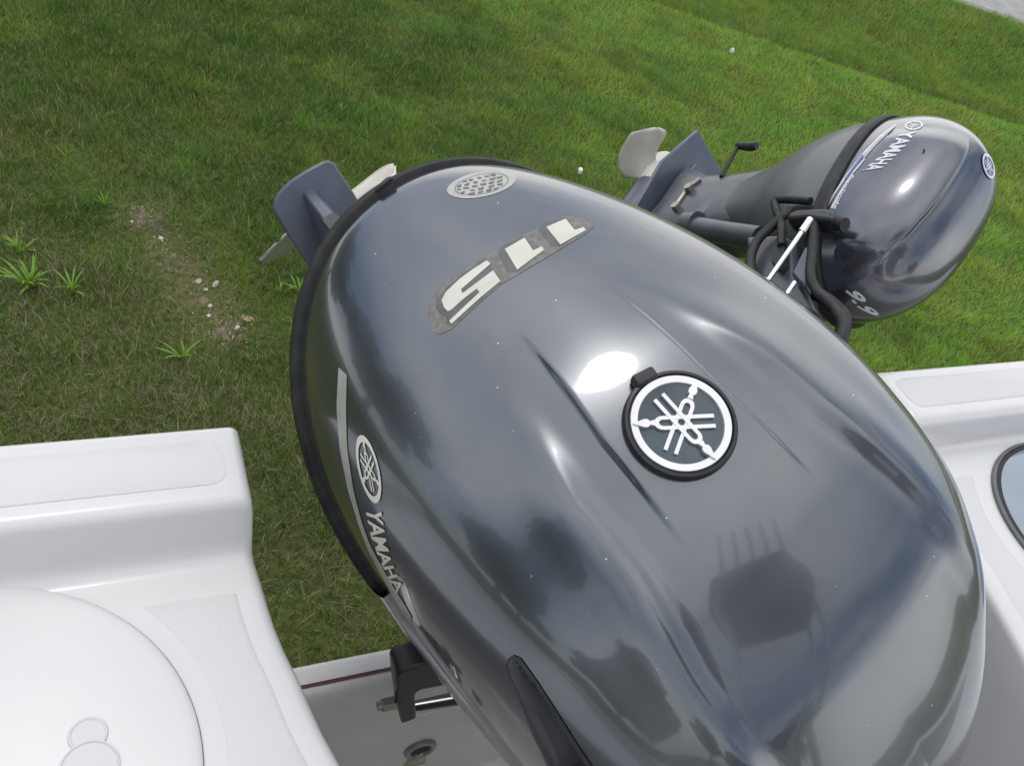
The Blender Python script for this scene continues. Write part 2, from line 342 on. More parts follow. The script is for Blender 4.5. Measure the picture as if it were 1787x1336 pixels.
for s in (-1, 1):
    mb = MB(); pr = []
    for a in np.linspace(-.12, -3.6, 14):
        k = max(0, (-a-1.5)/3.1); hw = 1.06*(1-.85*k**2); top = -.72+.12*k
        pr.append([B(a, LC+s*(hw+.01), top-.05), B(a, LC+s*(hw+.01), top), B(a, LC+s*(hw-.19), top+.004), B(a, LC+s*(hw-.2), top-.03), B(a, LC+s*(hw-.21), -1.33)])
    new_obj('gunwale', [x for q in pr for x in q], grid_faces(14, 5), M['gel'], boat); recalc(bpy.context.scene.collection.objects[-1], 40)

# ------------------------------------------------------------------ decal and surface helpers
class Surf:
    def __init__(s, verts, faces):
        s.bvh = BVHTree.FromPolygons([Vector(v) for v in verts], [tuple(int(i) for i in f) for f in faces])
    def cast(s, p):
        h = s.bvh.ray_cast(Vector(CAM), Vector(ray(p)).normalized(), 20)
        if h[0] is None:
            return None
        n = h[1]
        if n.dot(Vector(ray(p))) > 0: n = -n
        return A(h[0]), A(n)
def flat_mesh(poly, maxe):
    bm = bmesh.new(); vs_ = [bm.verts.new((p[0], p[1], 0)) for p in poly]; bm.faces.new(vs_); bm.normal_update()
    bmesh.ops.triangulate(bm, faces=bm.faces)
    for _ in range(7):
        long = [e for e in bm.edges if e.calc_length() > maxe]
        if not long: break
        bmesh.ops.subdivide_edges(bm, edges=long, cuts=1); bmesh.ops.triangulate(bm, faces=[f for f in bm.faces if len(f.verts) > 3])
    bm.verts.index_update(); v = [(q.co.x, q.co.y) for q in bm.verts]; f = [tuple(q.index for q in x.verts) for x in bm.faces]; bm.free(); return v, f
def decal(name, polys, surf, m, root, parent, off=.0006, maxe=9, mapf=None, depth=None, label=None):
    """printed film: flat shapes laid onto a curved surface"""
    V = []; F_ = []
    for poly in polys:
        v, f = flat_mesh(poly, maxe) if not isinstance(poly, tuple) else poly
        P = []; ok = []
        for q in v:
            px = mapf(q) if mapf else q; h = surf.cast(px)
            if h is None: ok.append(False); P.append(A([0., 0, 0])); continue
            ok.append(True); o_ = off if depth is None else off-depth(q); P.append(h[0]+h[1]*o_)
        n = len(V); V += P
        for x in f:
            if all(ok[i] for i in x):
                pp = [P[i] for i in x]
                if max(np.linalg.norm(pp[0]-pp[1]), np.linalg.norm(pp[1]-pp[2]), np.linalg.norm(pp[2]-pp[0])) < .08: F_.append(tuple(i+n for i in x))
    if not F_: return None
    ob = new_obj(name, V, F_, m, root, parent, smooth=True, label=label)
    bm = bmesh.new(); bm.from_mesh(ob.data); bmesh.ops.delete(bm, geom=[q for q in bm.verts if not q.link_faces], context='VERTS')
    c = bm.faces and 1
    for fc in bm.faces:
        if fc.normal.dot(Vector(CAM)-(fc.calc_center_median()+Vector(root.location))) < 0: fc.normal_flip()
    bm.to_mesh(ob.data); bm.free(); return ob
def text_mesh(s, shear=0., offset=0.):
    cu = bpy.data.curves.new('t', 'FONT'); cu.body = s; cu.shear = shear; cu.offset = offset; cu.resolution_u = 3; cu.fill_mode = 'FRONT'
    ob = bpy.data.objects.new('t', cu); C.objects.link(ob); dg = bpy.context.evaluated_depsgraph_get(); me = bpy.data.meshes.new_from_object(ob.evaluated_get(dg))
    bpy.data.objects.remove(ob); bm = bmesh.new(); bm.from_mesh(me); bmesh.ops.triangulate(bm, faces=bm.faces)
    xs_ = [q.co.x for q in bm.verts]; ys_ = [q.co.y for q in bm.verts]; x0, x1, y0, y1 = min(xs_), max(xs_), min(ys_), max(ys_)
    for _ in range(4):
        lg = [e for e in bm.edges if e.calc_length() > .22]
        if not lg: break
        bmesh.ops.subdivide_edges(bm, edges=lg, cuts=1); bmesh.ops.triangulate(bm, faces=[f for f in bm.faces if len(f.verts) > 3])
    bm.verts.index_update(); v = [((q.co.x-x0)/(x1-x0), (q.co.y-y0)/(y1-y0)) for q in bm.verts]; f = [tuple(q.index for q in x.verts) for x in bm.faces]; bm.free()
    return v, f
def strip_map(base, top):                     # (s,t) in 0..1 to pixels between two polylines
    b, t = A(base, float), A(top, float)
    def at(P, s):
        d = np.r_[0, np.cumsum(np.linalg.norm(np.diff(P, axis=0), axis=1))]; d = d/d[-1]; return A([np.interp(s, d, P[:, 0]), np.interp(s, d, P[:, 1])])
    return lambda q: at(b, q[0])*(1-q[1])+at(t, q[0])*q[1]
def ring_polys(n=40, r0=.84, r1=1.):
    out = []
    for k in range(n):
        a, b = 2*math.pi*k/n, 2*math.pi*(k+1)/n
        out.append([(r0*math.cos(a), r0*math.sin(a)), (r1*math.cos(a), r1*math.sin(a)), (r1*math.cos(b), r1*math.sin(b)), (r0*math.cos(b), r0*math.sin(b))])
    return out
def fork(e):                                   # tuning fork with its tip along angle e, unit circle
    c, s = math.cos(e), math.sin(e); g, h, P = .105, .038, []
    rot = lambda q: (q[0]*c-q[1]*s, q[0]*s+q[1]*c)
    for sg in (-1, 1): P.append([(-.66, sg*g-h), (.36, sg*g-h), (.36, sg*g+h), (-.66, sg*g+h)])
    k = 8
    for i in range(k):
        a, b = -math.pi/2+math.pi*i/k, -math.pi/2+math.pi*(i+1)/k; r0, r1 = g-h, g+h
        P.append([(.36+r0*1.2*math.cos(a), r0*math.sin(a)), (.36+r1*1.25*math.cos(a), r1*math.sin(a)), (.36+r1*1.25*math.cos(b), r1*math.sin(b)), (.36+r0*1.2*math.cos(b), r0*math.sin(b))])
    P.append([(.535, -.06), (.62, -.035), (.66, -.08), (.73, -.085), (.96, 0), (.73, .085), (.66, .08), (.62, .035), (.535, .06)])
    return [[rot(q) for q in p] for p in P]

# ------------------------------------------------------------------ main outboard motor
S = .70
mu, mv, mw = A([.72402508, -.14380333, -.67461714]), A([.53018916, .74164511, .41092821]), A([.44123366, -.65519702, .61321262])
E0 = CAM + ray((1183, 740))*S
def ML(u, v, w): return E0 + S*(np.multiply.outer(u, mu)+np.multiply.outer(v, mv)+np.multiply.outer(w, mw))
UA, UF, UM, BW, W0, NA, NF = -.35269, .66247, .12774, .34022, .46787, 2.10, 2.05
def rho(u, v):
    k = np.where(u < UM, (UM-u)/(UM-UA), (u-UM)/(UF-UM)); n = np.where(u < UM, NA, NF); return (np.maximum(k, 1e-9)**n+np.abs(v/BW)**n)**(1/n)
def wall(u, r): m = 2.4065+(6.047-2.4065)*np.clip((u-UA)/(UF-UA), 0, 1); return np.maximum(1-np.clip(r, 0, 1)**m, 0)**(1/m)
def cowl_h(u): return interp(np.clip(np.asarray(u, float), UA, UF), [UA, -.15, 0, .15, .3, UF], [.11555, .33696, .46887, .55938, .61070, .62576])
def cowl_b(u):
    k = np.where(u < UM, (UM-u)/(UM-UA), (u-UM)/(UF-UM)); n = np.where(u < UM, NA, NF); return BW*np.maximum(1-k**n, 0)**(1/n)
LCR = A([(-.153, -.047), (-.031, -.079), (.081, -.091)]); RCR = A([(-.131, .082), (-.006, .073), (.119, .079)])
def cline(P, u): return np.interp(u, P[:, 0], P[:, 1])
RIB = A([(-.111, -.119), (-.002, -.152), (.078, -.160), (.183, -.182), (.256, -.189)])
nu, nv = 330, 800
def even_angles(fx, count, dense=40000):
    t_ = np.linspace(0, 2*math.pi, dense); X = fx(t_); a_ = np.r_[0, np.cumsum(np.hypot(*(np.diff(X, axis=0).T)))]
    return np.interp(np.linspace(0, a_[-1], count, endpoint=False), a_, t_)
def rim_xy(t_):
    c_, s_ = np.cos(t_), np.sin(t_); n_ = np.where(c_ < 0, NA, np.where(s_ < 0, NF+1.15*np.clip(-s_*4, 0, 1), NF)); uf_ = UF+.40*np.clip(-s_, 0, 1)
    x_ = np.sign(c_)*np.abs(c_)**(2/n_); return np.c_[UM+np.where(x_ < 0, x_*(UM-UA), x_*(uf_-UM)), np.sign(s_)*np.abs(s_)**(2/n_)*BW]
rr_ = np.sin(np.linspace(0, np.pi/2, nu))[:, None]; th = even_angles(rim_xy, nv)[None, :]
cc_, ss_ = np.cos(th), np.sin(th); nn_ = np.where(cc_ < 0, NA, np.where(ss_ < 0, NF+1.15*np.clip(-ss_*4, 0, 1), NF)); UFs = UF+.40*np.clip(-ss_, 0, 1)
xx_ = np.sign(cc_)*np.abs(cc_)**(2/nn_); yy_ = np.sign(ss_)*np.abs(ss_)**(2/nn_)
Ug = UM+rr_*np.where(xx_ < 0, xx_*(UM-UA), xx_*(UFs-UM)); Vg = rr_*yy_*BW
Wg = -W0+cowl_h(Ug)*wall(Ug, np.broadcast_to(rr_, Ug.shape))
P = ML(Ug, Vg, Wg).reshape(nu, nv, 3)
du = np.gradient(P, axis=0); dv = np.roll(P, -1, 1)-np.roll(P, 1, 1); Nn = np.cross(du, dv); Nn /= (np.linalg.norm(Nn, axis=2, keepdims=True)+1e-12)
if (Nn[nu//2, nv//2]@mw) < 0: Nn = -Nn
Nn[0] = Nn[1].mean(0)/np.linalg.norm(Nn[1].mean(0))
disp = -.0085*(1-np.exp(-(Vg/.15)**2))*(1-sstep((rr_-.62)/.36))   # crowned top panel
fadeL = sstep((Ug+.165)/.09)*sstep((.10-Ug)/.11); fadeR = sstep((Ug+.145)/.09)*sstep((.13-Ug)/.10)
dl = Vg-cline(LCR, Ug); dr = cline(RCR, Ug)-Vg
disp += .0042*fadeL*(sstep(dl/.009+.5))*np.exp(-np.maximum(dl, 0)/.06)+.0026*fadeR*(sstep(dr/.007+.5))*np.exp(-np.maximum(dr, 0)/.06)
for sg in (1, -1):                             # soft raised rib along each shoulder
    q = sg*Vg-cline(RIB, Ug); fd = sstep((Ug+.13)/.16)*sstep((.46-Ug)/.14)
    disp += fd*(.0075*np.where(q < 0, np.exp(-(q/.045)**2), np.exp(-(q/.020)**2)))
P = P+Nn*disp[..., None]
Fq = A(grid_faces(nu, nv, True)); Pf = P.reshape(-1, 3)
outboard = empty('outboard_motor', B(.55, .50, -1.12), 'big dark grey metallic outboard motor marked 115, tilted up in the motor well', 'outboard motor')
# intake cut-out on the starboard front shoulder
SLOT = [(884, 1158), (888, 1147), (897, 1142), (910, 1148), (940, 1190), (975, 1245), (1010, 1300), (1040, 1345), (1052, 1368), (975, 1368), (958, 1340), (932, 1285), (908, 1225), (890, 1180)]
def inside(poly, q):
    p = A(poly, float); x, y = q[:, 0], q[:, 1]; c = np.zeros(len(q), bool); j = len(p)-1
    for i in range(len(p)):
        k = ((p[i, 1] > y) != (p[j, 1] > y)) & (x < (p[j, 0]-p[i, 0])*(y-p[i, 1])/(p[j, 1]-p[i, 1]+1e-12)+p[i, 0]); c ^= k; j = i
    return c
def pdist(poly, q):
    p = A(poly, float); d = 1e9
    for i in range(len(p)):
        a, b = p[i-1], p[i]; t_ = np.clip(((q-a)@(b-a))/((b-a)@(b-a)), 0, 1); d = min(d, np.linalg.norm(q-a-t_*(b-a)))
    return d
full = Surf(Pf, Fq)
pxs, dep = proj(Pf)
def pdist_v(poly, q):
    p = A(poly, float); d = np.full(len(q), 1e9)
    for i in range(len(p)):
        a, b = p[i-1], p[i]; t_ = np.clip(((q-a)@(b-a))/((b-a)@(b-a)), 0, 1); d = np.minimum(d, np.linalg.norm(q-a-t_[:, None]*(b-a), axis=1))
    return d
ins = inside(SLOT, pxs) & (Vg.reshape(-1) < -.2); ins[ins] = pdist_v(SLOT, pxs[ins]) > 1.5
keep = ~(ins[Fq].all(1))
cowl = new_obj('cowl', Pf, Fq[keep], M['paint'], outboard); recalc(cowl, 60)
def slotdepth(q):
    d = pdist(SLOT, A(q)); return .016*sstep((d-6)/20.)
decal('air_intake', [SLOT], full, M['slot'], outboard, cowl, .0008, 7, depth=slotdepth, label='long dark air intake recess')
FAC = [(886, 1158), (890, 1149), (901, 1148), (915, 1207), (941, 1271), (975, 1345), (980, 1366), (972, 1366), (958, 1338), (931, 1284), (908, 1225), (891, 1181)]
decal('intake_facet', [FAC], full, M['facet'], outboard, cowl, .0008, 7, depth=lambda q: slotdepth(q)-.0012*sstep(pdist(FAC, A(q))/4.))

# black rim seal round the aft part, lower pan ahead of it with the deck's reflection put into its colour
rimc = np.c_[Ug[-1, ::4], Vg[-1, ::4]]                             # closed oval
def rim_strip(prof, sel=None):
    """prof: (outward offset m, height m above rim)"""
    c = rimc; t_ = np.roll(c, -1, 0)-np.roll(c, 1, 0); n_ = np.c_[t_[:, 1], -t_[:, 0]]; n_ /= np.linalg.norm(n_, axis=1)[:, None]
    if (n_[0]@(c[0]-A([.1, 0]))) < 0: n_ = -n_
    return [[ML(c[i, 0]+n_[i, 0]*o_/S, c[i, 1]+n_[i, 1]*o_/S, -W0+h_/S) for o_, h_ in prof] for i in range(len(c))]
def strip_obj(name, prof, m, cond=None, parent=None):
    rr_ = rim_strip(prof); n = len(rr_); k = len(prof); v = [x for q in rr_ for x in q]
    f = [(i*k+j, ((i+1) % n)*k+j, ((i+1) % n)*k+(j+1) % k, i*k+(j+1) % k) for i in range(n) if cond is None or (cond(rimc[i, 0]) and cond(rimc[(i+1) % n, 0])) for j in range(k)]
    return recalc(new_obj(name, v, f, m, outboard, parent), 40)
strip_obj('rim_seal', [(-.003, -.008), (.005, -.008), (.008, -.004), (.008, .009), (.005, .0125), (-.001, .013), (-.006, .012)], M['rubber'], lambda u: u < .155)
strip_obj('pan_rim', [(-.002, -.012), (.0045, -.012), (.008, -.006), (.0085, .020), (.0075, .040), (.006, .046), (-.001, .0475), (-.008, .046)], M['pan'], lambda u: u > .12)
pan = []
for k, (sc, hh) in enumerate([(.985, .002), (.98, -.03), (.95, -.07), (.86, -.12), (.70, -.16), (.5, -.18), (.3, -.185)]):
    pan.append([ML(.10+(u-.10)*sc, v_*sc, -W0+hh/S) for u, v_ in rimc])
n = len(rimc); recalc(new_obj('lower_pan', [x for q in pan for x in q], grid_faces(len(pan), n, True)+[tuple((len(pan)-1)*n+k for k in range(n))], M['leg'], outboard), 50)
mb = MB(); hh = [hit(p, mw, ML(0, 0, -W0)) for p in ((655, 352), (690, 330))]      # rubber latch knob on the aft rim
q0, q1 = hh; up_ = mw*.012; outw = -mu*.012
mb.prism([q0-up_+outw*.1, q1-up_+outw*.1, q1+outw*1.3, q0+outw*.9], up_*1.5); bevel(mb.obj('rear_latch', M['plastic'], outboard, smooth=False), .004, 2)


hE = full.cast((1186, 741)); ec, en = hE[0], hE[1]
tips = [hit((1050+x/4.4525, 600+y/4.4525), en, ec)-ec for x, y in ((730, 285), (222, 645), (845, 893))]
ex = tips[0]-en*(tips[0]@en); ex /= np.linalg.norm(ex); ey = np.cross(en, ex)
RB = .0405
ec = hit((1186, 741), en, ec)
mb = MB(); mb.disc(ec, ex, ey, en, [(.0460, -.006), (.0458, .003), (.0445, .0058), (.0420, .0064), (.0412, .0045), (.0408, .003), (.001, .003)], 72)
em = mb.obj('emblem', M['plastic'], outboard, cowl, label='round black badge with three tuning forks')
mb = MB(); mb.disc(ec, ex, ey, en, [(RB*.84, .0031), (.0001, .0033)], 64); mb.obj('emblem_face', M['badge_face'], outboard, cowl)
mb = MB(); mb.disc(ec, ex, ey, en, [(RB*1.0, .003), (RB*.995, .0056), (RB*.985, .0060), (RB*.85, .0056), (RB*.835, .0045), (RB*.832, .003)], 72); mb.obj('emblem_ring', M['badge'], outboard, cowl)
for k in range(3):
    q = tips[k]; ang = math.atan2(q@ey, q@ex); mb = MB()
    for j, p in enumerate(fork(ang)):
        mb.prism([ec+RB*1.0*(x*ex+y*ey)+en*(.0032+k*.00007) for x, y in p], en*(.0026+k*.00025+j*.00004+(.0010 if j == len(fork(0))-1 else 0)))
    mb.obj('tuning_fork', M['badge'], outboard, cowl, smooth=False)
mb = MB(); t0 = hit((1105, 672), en, ec); t1 = hit((1140, 654), en, ec); dd = t1-t0; dd /= np.linalg.norm(dd); pp = np.cross(en, dd)
mb.box((t0+t1)/2+en*.003, (t1-t0)/2*1.05, pp*.0055, en*.006); bevel(mb.obj('emblem_tab', M['plastic'], outboard, cowl, smooth=False), .0025, 3)

# number decal 115 (read from astern)
zz = lambda L_: [(740+x/3.929, 260+y/3.929) for x, y in L_]
GH = zz([(25, 1140), (45, 1040), (120, 930), (300, 810), (450, 715), (600, 635), (780, 545), (870, 495), (970, 462), (1090, 480), (1165, 530), (1110, 580), (930, 690), (790, 775), (640, 865), (530, 925), (370, 1065), (190, 1235), (110, 1270), (60, 1255)])
D5 = zz([(80, 1085), (92, 1030), (150, 960), (260, 862), (425, 752), (440, 764), (462, 790), (470, 828), (490, 842), (530, 912), (400, 1020), (195, 1212), (160, 1195), (150, 1140), (110, 1130)])
D1 = zz([(506, 715), (515, 690), (545, 665), (685, 600), (700, 612), (752, 690), (800, 672), (820, 690), (640, 838), (600, 848), (570, 835)])
D2 = zz([(788, 550), (800, 530), (830, 510), (965, 470), (980, 482), (1035, 550), (1060, 545), (1108, 560), (935, 668), (885, 668), (862, 655)])
W5 = zz([(432, 768), (458, 790), (255, 966), (266, 993), (475, 836), (525, 910), (400, 1012), (290, 1110), (190, 1203), (175, 1180), (382, 986), (364, 962), (270, 1032), (190, 1105), (165, 1116), (140, 1090), (122, 1040), (150, 985), (250, 890), (340, 825)])
W1 = zz([(555, 690), (690, 612), (748, 700), (808, 672), (822, 697), (640, 832)])
W2 = zz([(838, 540), (970, 483), (1033, 560), (1095, 540), (1108, 562), (935, 660)])
nd_ = decal('number_decal', [GH], full, M['ghost'], outboard, cowl, .0004, 9, label='large cream 115 with dark shading')
decal('number_shade', [D5, D1, D2], full, M['darkprint'], outboard, cowl, .0007, 8)
decal('number_print', [W5, W1, W2], full, M['cream'], outboard, cowl, .0010, 7)
# round sticker near the aft rim
c0 = (741+100, 318); ax = A([60, -13.]); ay = A([7., 21])
stf = lambda q: A([840.5, 322.])+ax*q[0]+ay*q[1]
decal('round_sticker', [[(math.cos(a), math.sin(a)) for a in np.linspace(0, 2*math.pi, 40, endpoint=False)]], full, M['silver'], outboard, cowl, .0004, .25, stf, label='worn round silver sticker')
mk = []
for y_, xs_ in ((-.5, (-.42, -.25, .0, .22, .4)), (-.22, (-.62, -.4, -.15, .1, .35, .55)), (.06, (-.66, -.45, -.2, .05, .28, .52)), (.34, (-.58, -.3, -.05, .25, .5)), (.6, (-.35, -.1, .15, .35))):
    for x_ in xs_:
        w_, h_ = random.uniform(.06, .11), random.uniform(.05, .09); s_ = random.uniform(-.05, .05); mk.append([(x_-w_, y_-h_+s_), (x_+w_, y_-h_-s_), (x_+w_*.7, y_+h_), (x_-w_*.8, y_+h_+s_)])
decal('sticker_print', mk, full, M['darkprint'], outboard, cowl, .0007, .2, stf)
decal('sticker_print', [[(x*r_/.80, y*r_/.80) for x, y in p] for r_, p in ((.80, q) for q in ring_polys(44, .76, .78))], full, M['darkprint'], outboard, cowl, .0007, .2, stf)
# starboard side lettering, stripe and round mark
z5 = lambda L_: [(520+x/2.784, 620+y/2.784) for x, y in L_]
sb = z5([(330, 728), (352, 855), (398, 985), (446, 1085), (482, 1160)]); st_ = z5([(410, 758), (428, 870), (458, 995), (492, 1075), (520, 1136)])
tv, tf = text_mesh('YAMAHA', .0, .03)
decal('side_lettering', [(tv, tf)], full, M['cream'], outboard, cowl, .0009, mapf=strip_map(sb, st_), label='cream brand lettering along the starboard side')
cxy, cax, cay = A([520+347/2.784, 620+551/2.784]), A([19., 4.]), A([11.5, 60.])
mp5 = lambda q: cxy+cax*q[0]+cay*q[1]*.985
decal('side_mark', ring_polys(40, .80, 1.)+[p for k in range(3) for p in fork(R(90+120*k)+math.pi)], full, M['cream'], outboard, cowl, .0009, .25, mp5, label='round tuning fork mark')
SL = z5([(200, 58), (190, 250), (205, 450), (245, 650), (300, 830), (345, 950), (430, 1110), (520, 1262), (548, 1300)]); SR_ = z5([(240, 95), (236, 270), (242, 450), (272, 650), (312, 805), (354, 920), (442, 1080), (532, 1225), (556, 1270)])
sm = strip_map(SL, SR_); sv = [(x, y) for x in np.linspace(0, 1, 40) for y in (0, .5, 1)]
decal('side_stripe', [(sv, [g_ for i in range(39) for j in range(2) for g_ in ((i*3+j, i*3+j+1, (i+1)*3+j+1), (i*3+j, (i+1)*3+j+1, (i+1)*3+j))])], full, M['silver'], outboard, cowl, .0007, mapf=sm)

# leg, gearcase, propeller
WP = -1.2
plate_px = [(473, 345), (510, 310), (560, 284), (583, 284), (620, 335), (645, 375)]
lp = [hit(p, mw, ML(0, 0, WP)) for p in plate_px]
loc = lambda Pn: ((Pn-E0)@mu/S, (Pn-E0)@mv/S)
_q = [loc(hit(p, mw, ML(0, 0, WP))) for p in ((480, 375), (520, 430), (583, 290), (625, 342), (545, 290))]
lv, rv, ua_ = (_q[0][1]+_q[1][1])/2, (_q[2][1]+_q[3][1])/2, _q[4][0]
vc = (lv+rv)/2; hvw = (rv-lv)/2
poly = [(ua_+.022, vc-hvw*.86), (ua_+.009, vc-hvw*.66), (ua_+.001, vc-hvw*.2), (ua_, vc+hvw*.3), (ua_+.003, vc+hvw*.78), (ua_+.009, vc+hvw*.92), (ua_+.020, vc+hvw), (ua_+.10, vc+hvw*1.02), (ua_+.30, vc+hvw*.95), (ua_+.46, vc+hvw*.4), (ua_+.48, vc), (ua_+.46, vc-hvw*.4), (ua_+.30, vc-hvw*.97), (ua_+.10, vc-hvw*1.02), (ua_+.035, vc-hvw*.98)]
mb = MB(); mb.prism([ML(u, v_, WP) for u, v_ in poly], -mw*.012); ap = bevel(mb.obj('anti_ventilation_plate', M['leg'], outboard, smooth=False), .004, 2)
# casing above the plate tapering to a thin trailing edge
mb = MB(); rows = []
for t_, hwid in ((0, .011), (.35, .012), (.7, .013), (1.0, .016), (1.5, .03), (2.1, .05)):
    w_ = WP+.003+.26*t_; tu, tv_ = loc(hit((536+66*t_, 332+84*t_), mw, ML(0, 0, w_)))
    rows.append([ML(tu, tv_-hwid, w_), ML(tu, tv_+hwid, w_), ML(tu+.13, tv_+.045, w_), ML(tu+.25, tv_+.055, w_), ML(tu+.35, tv_, w_), ML(tu+.25, tv_-.055, w_), ML(tu+.13, tv_-.045, w_)])
mb.add([x for r_ in rows for x in r_], grid_faces(6, 7, True)); bevel(mb.obj('drive_casing', M['leg'], outboard, smooth=False), .003, 2)
mb = MB(); pa, pb = (lambda t_: (lambda w_, q: ML(q[0], q[1], w_))(WP+.003+.26*t_, loc(hit((536+66*t_, 332+84*t_), mw, ML(0, 0, WP+.003+.26*t_)))))(.60), (lambda t_: (lambda w_, q: ML(q[0], q[1], w_))(WP+.003+.26*t_, loc(hit((536+66*t_, 332+84*t_), mw, ML(0, 0, WP+.003+.26*t_)))))(.90)
mb.box((pa+pb)/2-mu*.002, (pb-pa)/2, mv*.0115, mu*.005); bevel(mb.obj('trim_anode', M['plastic'], outboard, smooth=False), .0015, 2)
mb = MB(); mb.tube([ML(tu+.18, tv_, WP+.5), ML(.04, .05, WP+.62), ML(.08, .0, WP+.75)], [.05, .075, .11], 20); mb.obj('midsection', M['leg'], outboard)
# gearcase below the plate with torpedo, skeg
mb = MB(); WPX = WP-.24
_pc = loc(hit((574, 376), mw, ML(0, 0, WPX))); gu, gv_ = _pc[0]+.17, _pc[1]
mb.tube([ML(gu+u, gv_, WPX) for u in (.36, .33, .26, .16, .01, -.08)], [.006, .028, .044, .05, .046, .04], 20)
lo = [(gu+.28, WPX), (gu-.04, WPX)]; hi_ = [(ua_+.12, WP-.01), (ua_+.45, WP-.01)]
mb.prism([ML(lo[0][0], gv_-.02, WPX), ML(lo[1][0], gv_-.02, WPX), ML(hi_[0][0], vc-.02, WP-.01), ML(hi_[1][0], vc-.02, WP-.01)], mv*.04*S)
mb.prism([ML(gu+.24, gv_-.006, WPX-.04), ML(gu+.02, gv_-.006, WPX-.04), ML(gu-.02, gv_-.006, WPX-.22), ML(gu+.06, gv_-.006, WPX-.23)], mv*.012*S); mb.obj('gearcase', M['leg'], outboard)
def propeller(root, c, ax, e1, r, hub, blades, phase, m, rake=.1, pitch=.35, sk=.5, chord=1.0):
    mb = MB(); mb.tube([c+ax*hub*1.5, c+ax*hub*1.2, c-ax*hub*1.1], [hub*.82, hub, hub*.95], 24)
    p = mb.obj('propeller', m, root); e2 = np.cross(ax, e1)
    for k in range(blades):
        V = []; nr, nc = 14, 15
        for i in range(nr):
            t_ = i/(nr-1); rad = hub*.9+(r-hub*.9)*t_; half = chord*R(60)*(.62+.55*t_-.1*t_**2)*math.sqrt(max(1e-4, 1-t_**6)) if t_ > .0 else chord*R(60)*.62
            for j in range(nc):
                s_ = -1+2*j/(nc-1); a = phase+2*math.pi*k/blades+sk*t_**1.5*.5+half*s_
                V.append(c+rad*(math.cos(a)*e1+math.sin(a)*e2)+ax*(pitch*r*(half*s_)*.75+rake*rad*t_))
        ob = new_obj('blade', V, grid_faces(nr, nc), m, root, p); recalc(ob)
        sol = ob.modifiers.new('thick', 'SOLIDIFY'); sol.thickness = r*.03; sol.offset = 0
    return p
propeller(outboard, ML(gu-.17, gv_, WPX), -mu, mv, .155, .042, 3, R(180), M['prop'], chord=.72, pitch=.24, rake=.02)

# clamp, swivel bracket, steering gear
mb = MB(); z_ = lambda L_: [(480+x/3.437, 1050+y/3.437) for x, y in L_]
pl = z_([(728, 452), (738, 432), (760, 418), (900, 370), (945, 358), (1040, 350), (1100, 470), (1030, 502), (880, 530), (850, 548), (842, 575), (850, 700), (760, 735), (750, 640), (734, 540)])
AB = -AFT; o_ = B(.47, 0, 0)
mb.prism([hit(p, AFT, o_) for p in pl], AFT*.035); br_ = bevel(mb.obj('steering_bracket', M['plastic'], outboard, smooth=False), .004, 2)
hb = hit((689, 1247), AFT, o_); mb = MB(); mb.tube([hb-PORT*.012+AFT*.016, hb+PORT*.01+AFT*.016], .009, 6); mb.tube([hb-PORT*.018+AFT*.016, hb-PORT*.01+AFT*.016], .006, 10); mb.obj('bolt', M['bolt'], outboard, br_)
r0 = hit((726, 1236), AFT, B(.50, 0, 0)); r1 = hit((812, 1221), AFT, B(.50, 0, 0)); mb = MB(); mb.tube([r0-PORT*.01, r0+(r1-r0)*6], .0085, 14); mb.obj('steering_rod', M['chrome'], outboard)
r2 = hit((727, 1231), AFT, B(.515, 0, 0)); mb = MB(); mb.tube([r2, r2+PORT*.5+0*ZZ], .0075, 12); mb.obj('tilt_tube', M['plastic'], outboard)
mb = MB(); pc = ML(.12, 0, -W0-.22)
for sgn in (-1, 1):
    q = B(.60, .60+sgn*.09, ZLIP+.01)
    mb.prism([q+A([0, 0, 0])+x for x in (AFT*.05-ZZ*.30, AFT*.075-ZZ*.02, AFT*.03+ZZ*.14, -AFT*.06+ZZ*.16, -AFT*.10+ZZ*.03, -AFT*.07-ZZ*.16, AFT*.02-ZZ*.02, AFT*.035-ZZ*.28)], PORT*.025)
mb.obj('clamp_bracket', M['leg2'], outboard, smooth=False)
mb = MB(); mb.tube([B(.58, .60, ZLIP+.12), pc], [.06, .075], 16); mb.obj('swivel_bracket', M['leg2'], outboard)
mb = MB(); mb.tube(smoothpath([hit(p, AFT, B(.48, 0, 0)) for p in ((752, 1147), (735, 1157), (712, 1170), (700, 1180), (693, 1200), (690, 1225))], 5), .0016, 6); mb.obj('cable', M['rubber'], outboard)

# ------------------------------------------------------------------ auxiliary outboard (kicker)
def camdir(x, y, z): d_ = x*_RT+y*_UP+z*_F; return d_/np.linalg.norm(d_)
kw = camdir(.66, -.02, -.75); ku, kv, kw = A([-.2451881, -.88069429, -.40529046]), A([.73795167, .10157748, -.66716516]), A([.62873693, -.46266573, .62500424])
KO = CAM+A([.44989443, 1.33710786, -.58451026])
def KL(u, v, w): return KO+np.multiply.outer(u, ku)+np.multiply.outer(v, kv)+np.multiply.outer(w, kw)
def kpx(p, v0=0.): return hit(p, kv, KO+kv*v0)
def kuw(p, v0=0.): q = kpx(p, v0)-KO; return q@ku, q@kw
kick = empty('outboard_motor', B(.80, 1.02, -1.0), 'small blue grey outboard motor marked 9.9 with white propeller, tilted beside the big motor', 'outboard motor')
kU, kF, kM, kB, kNA, kNF = -.21322, .17245, .00585, .11321, 2.292, 2.393
nu2, nv2 = 150, 360
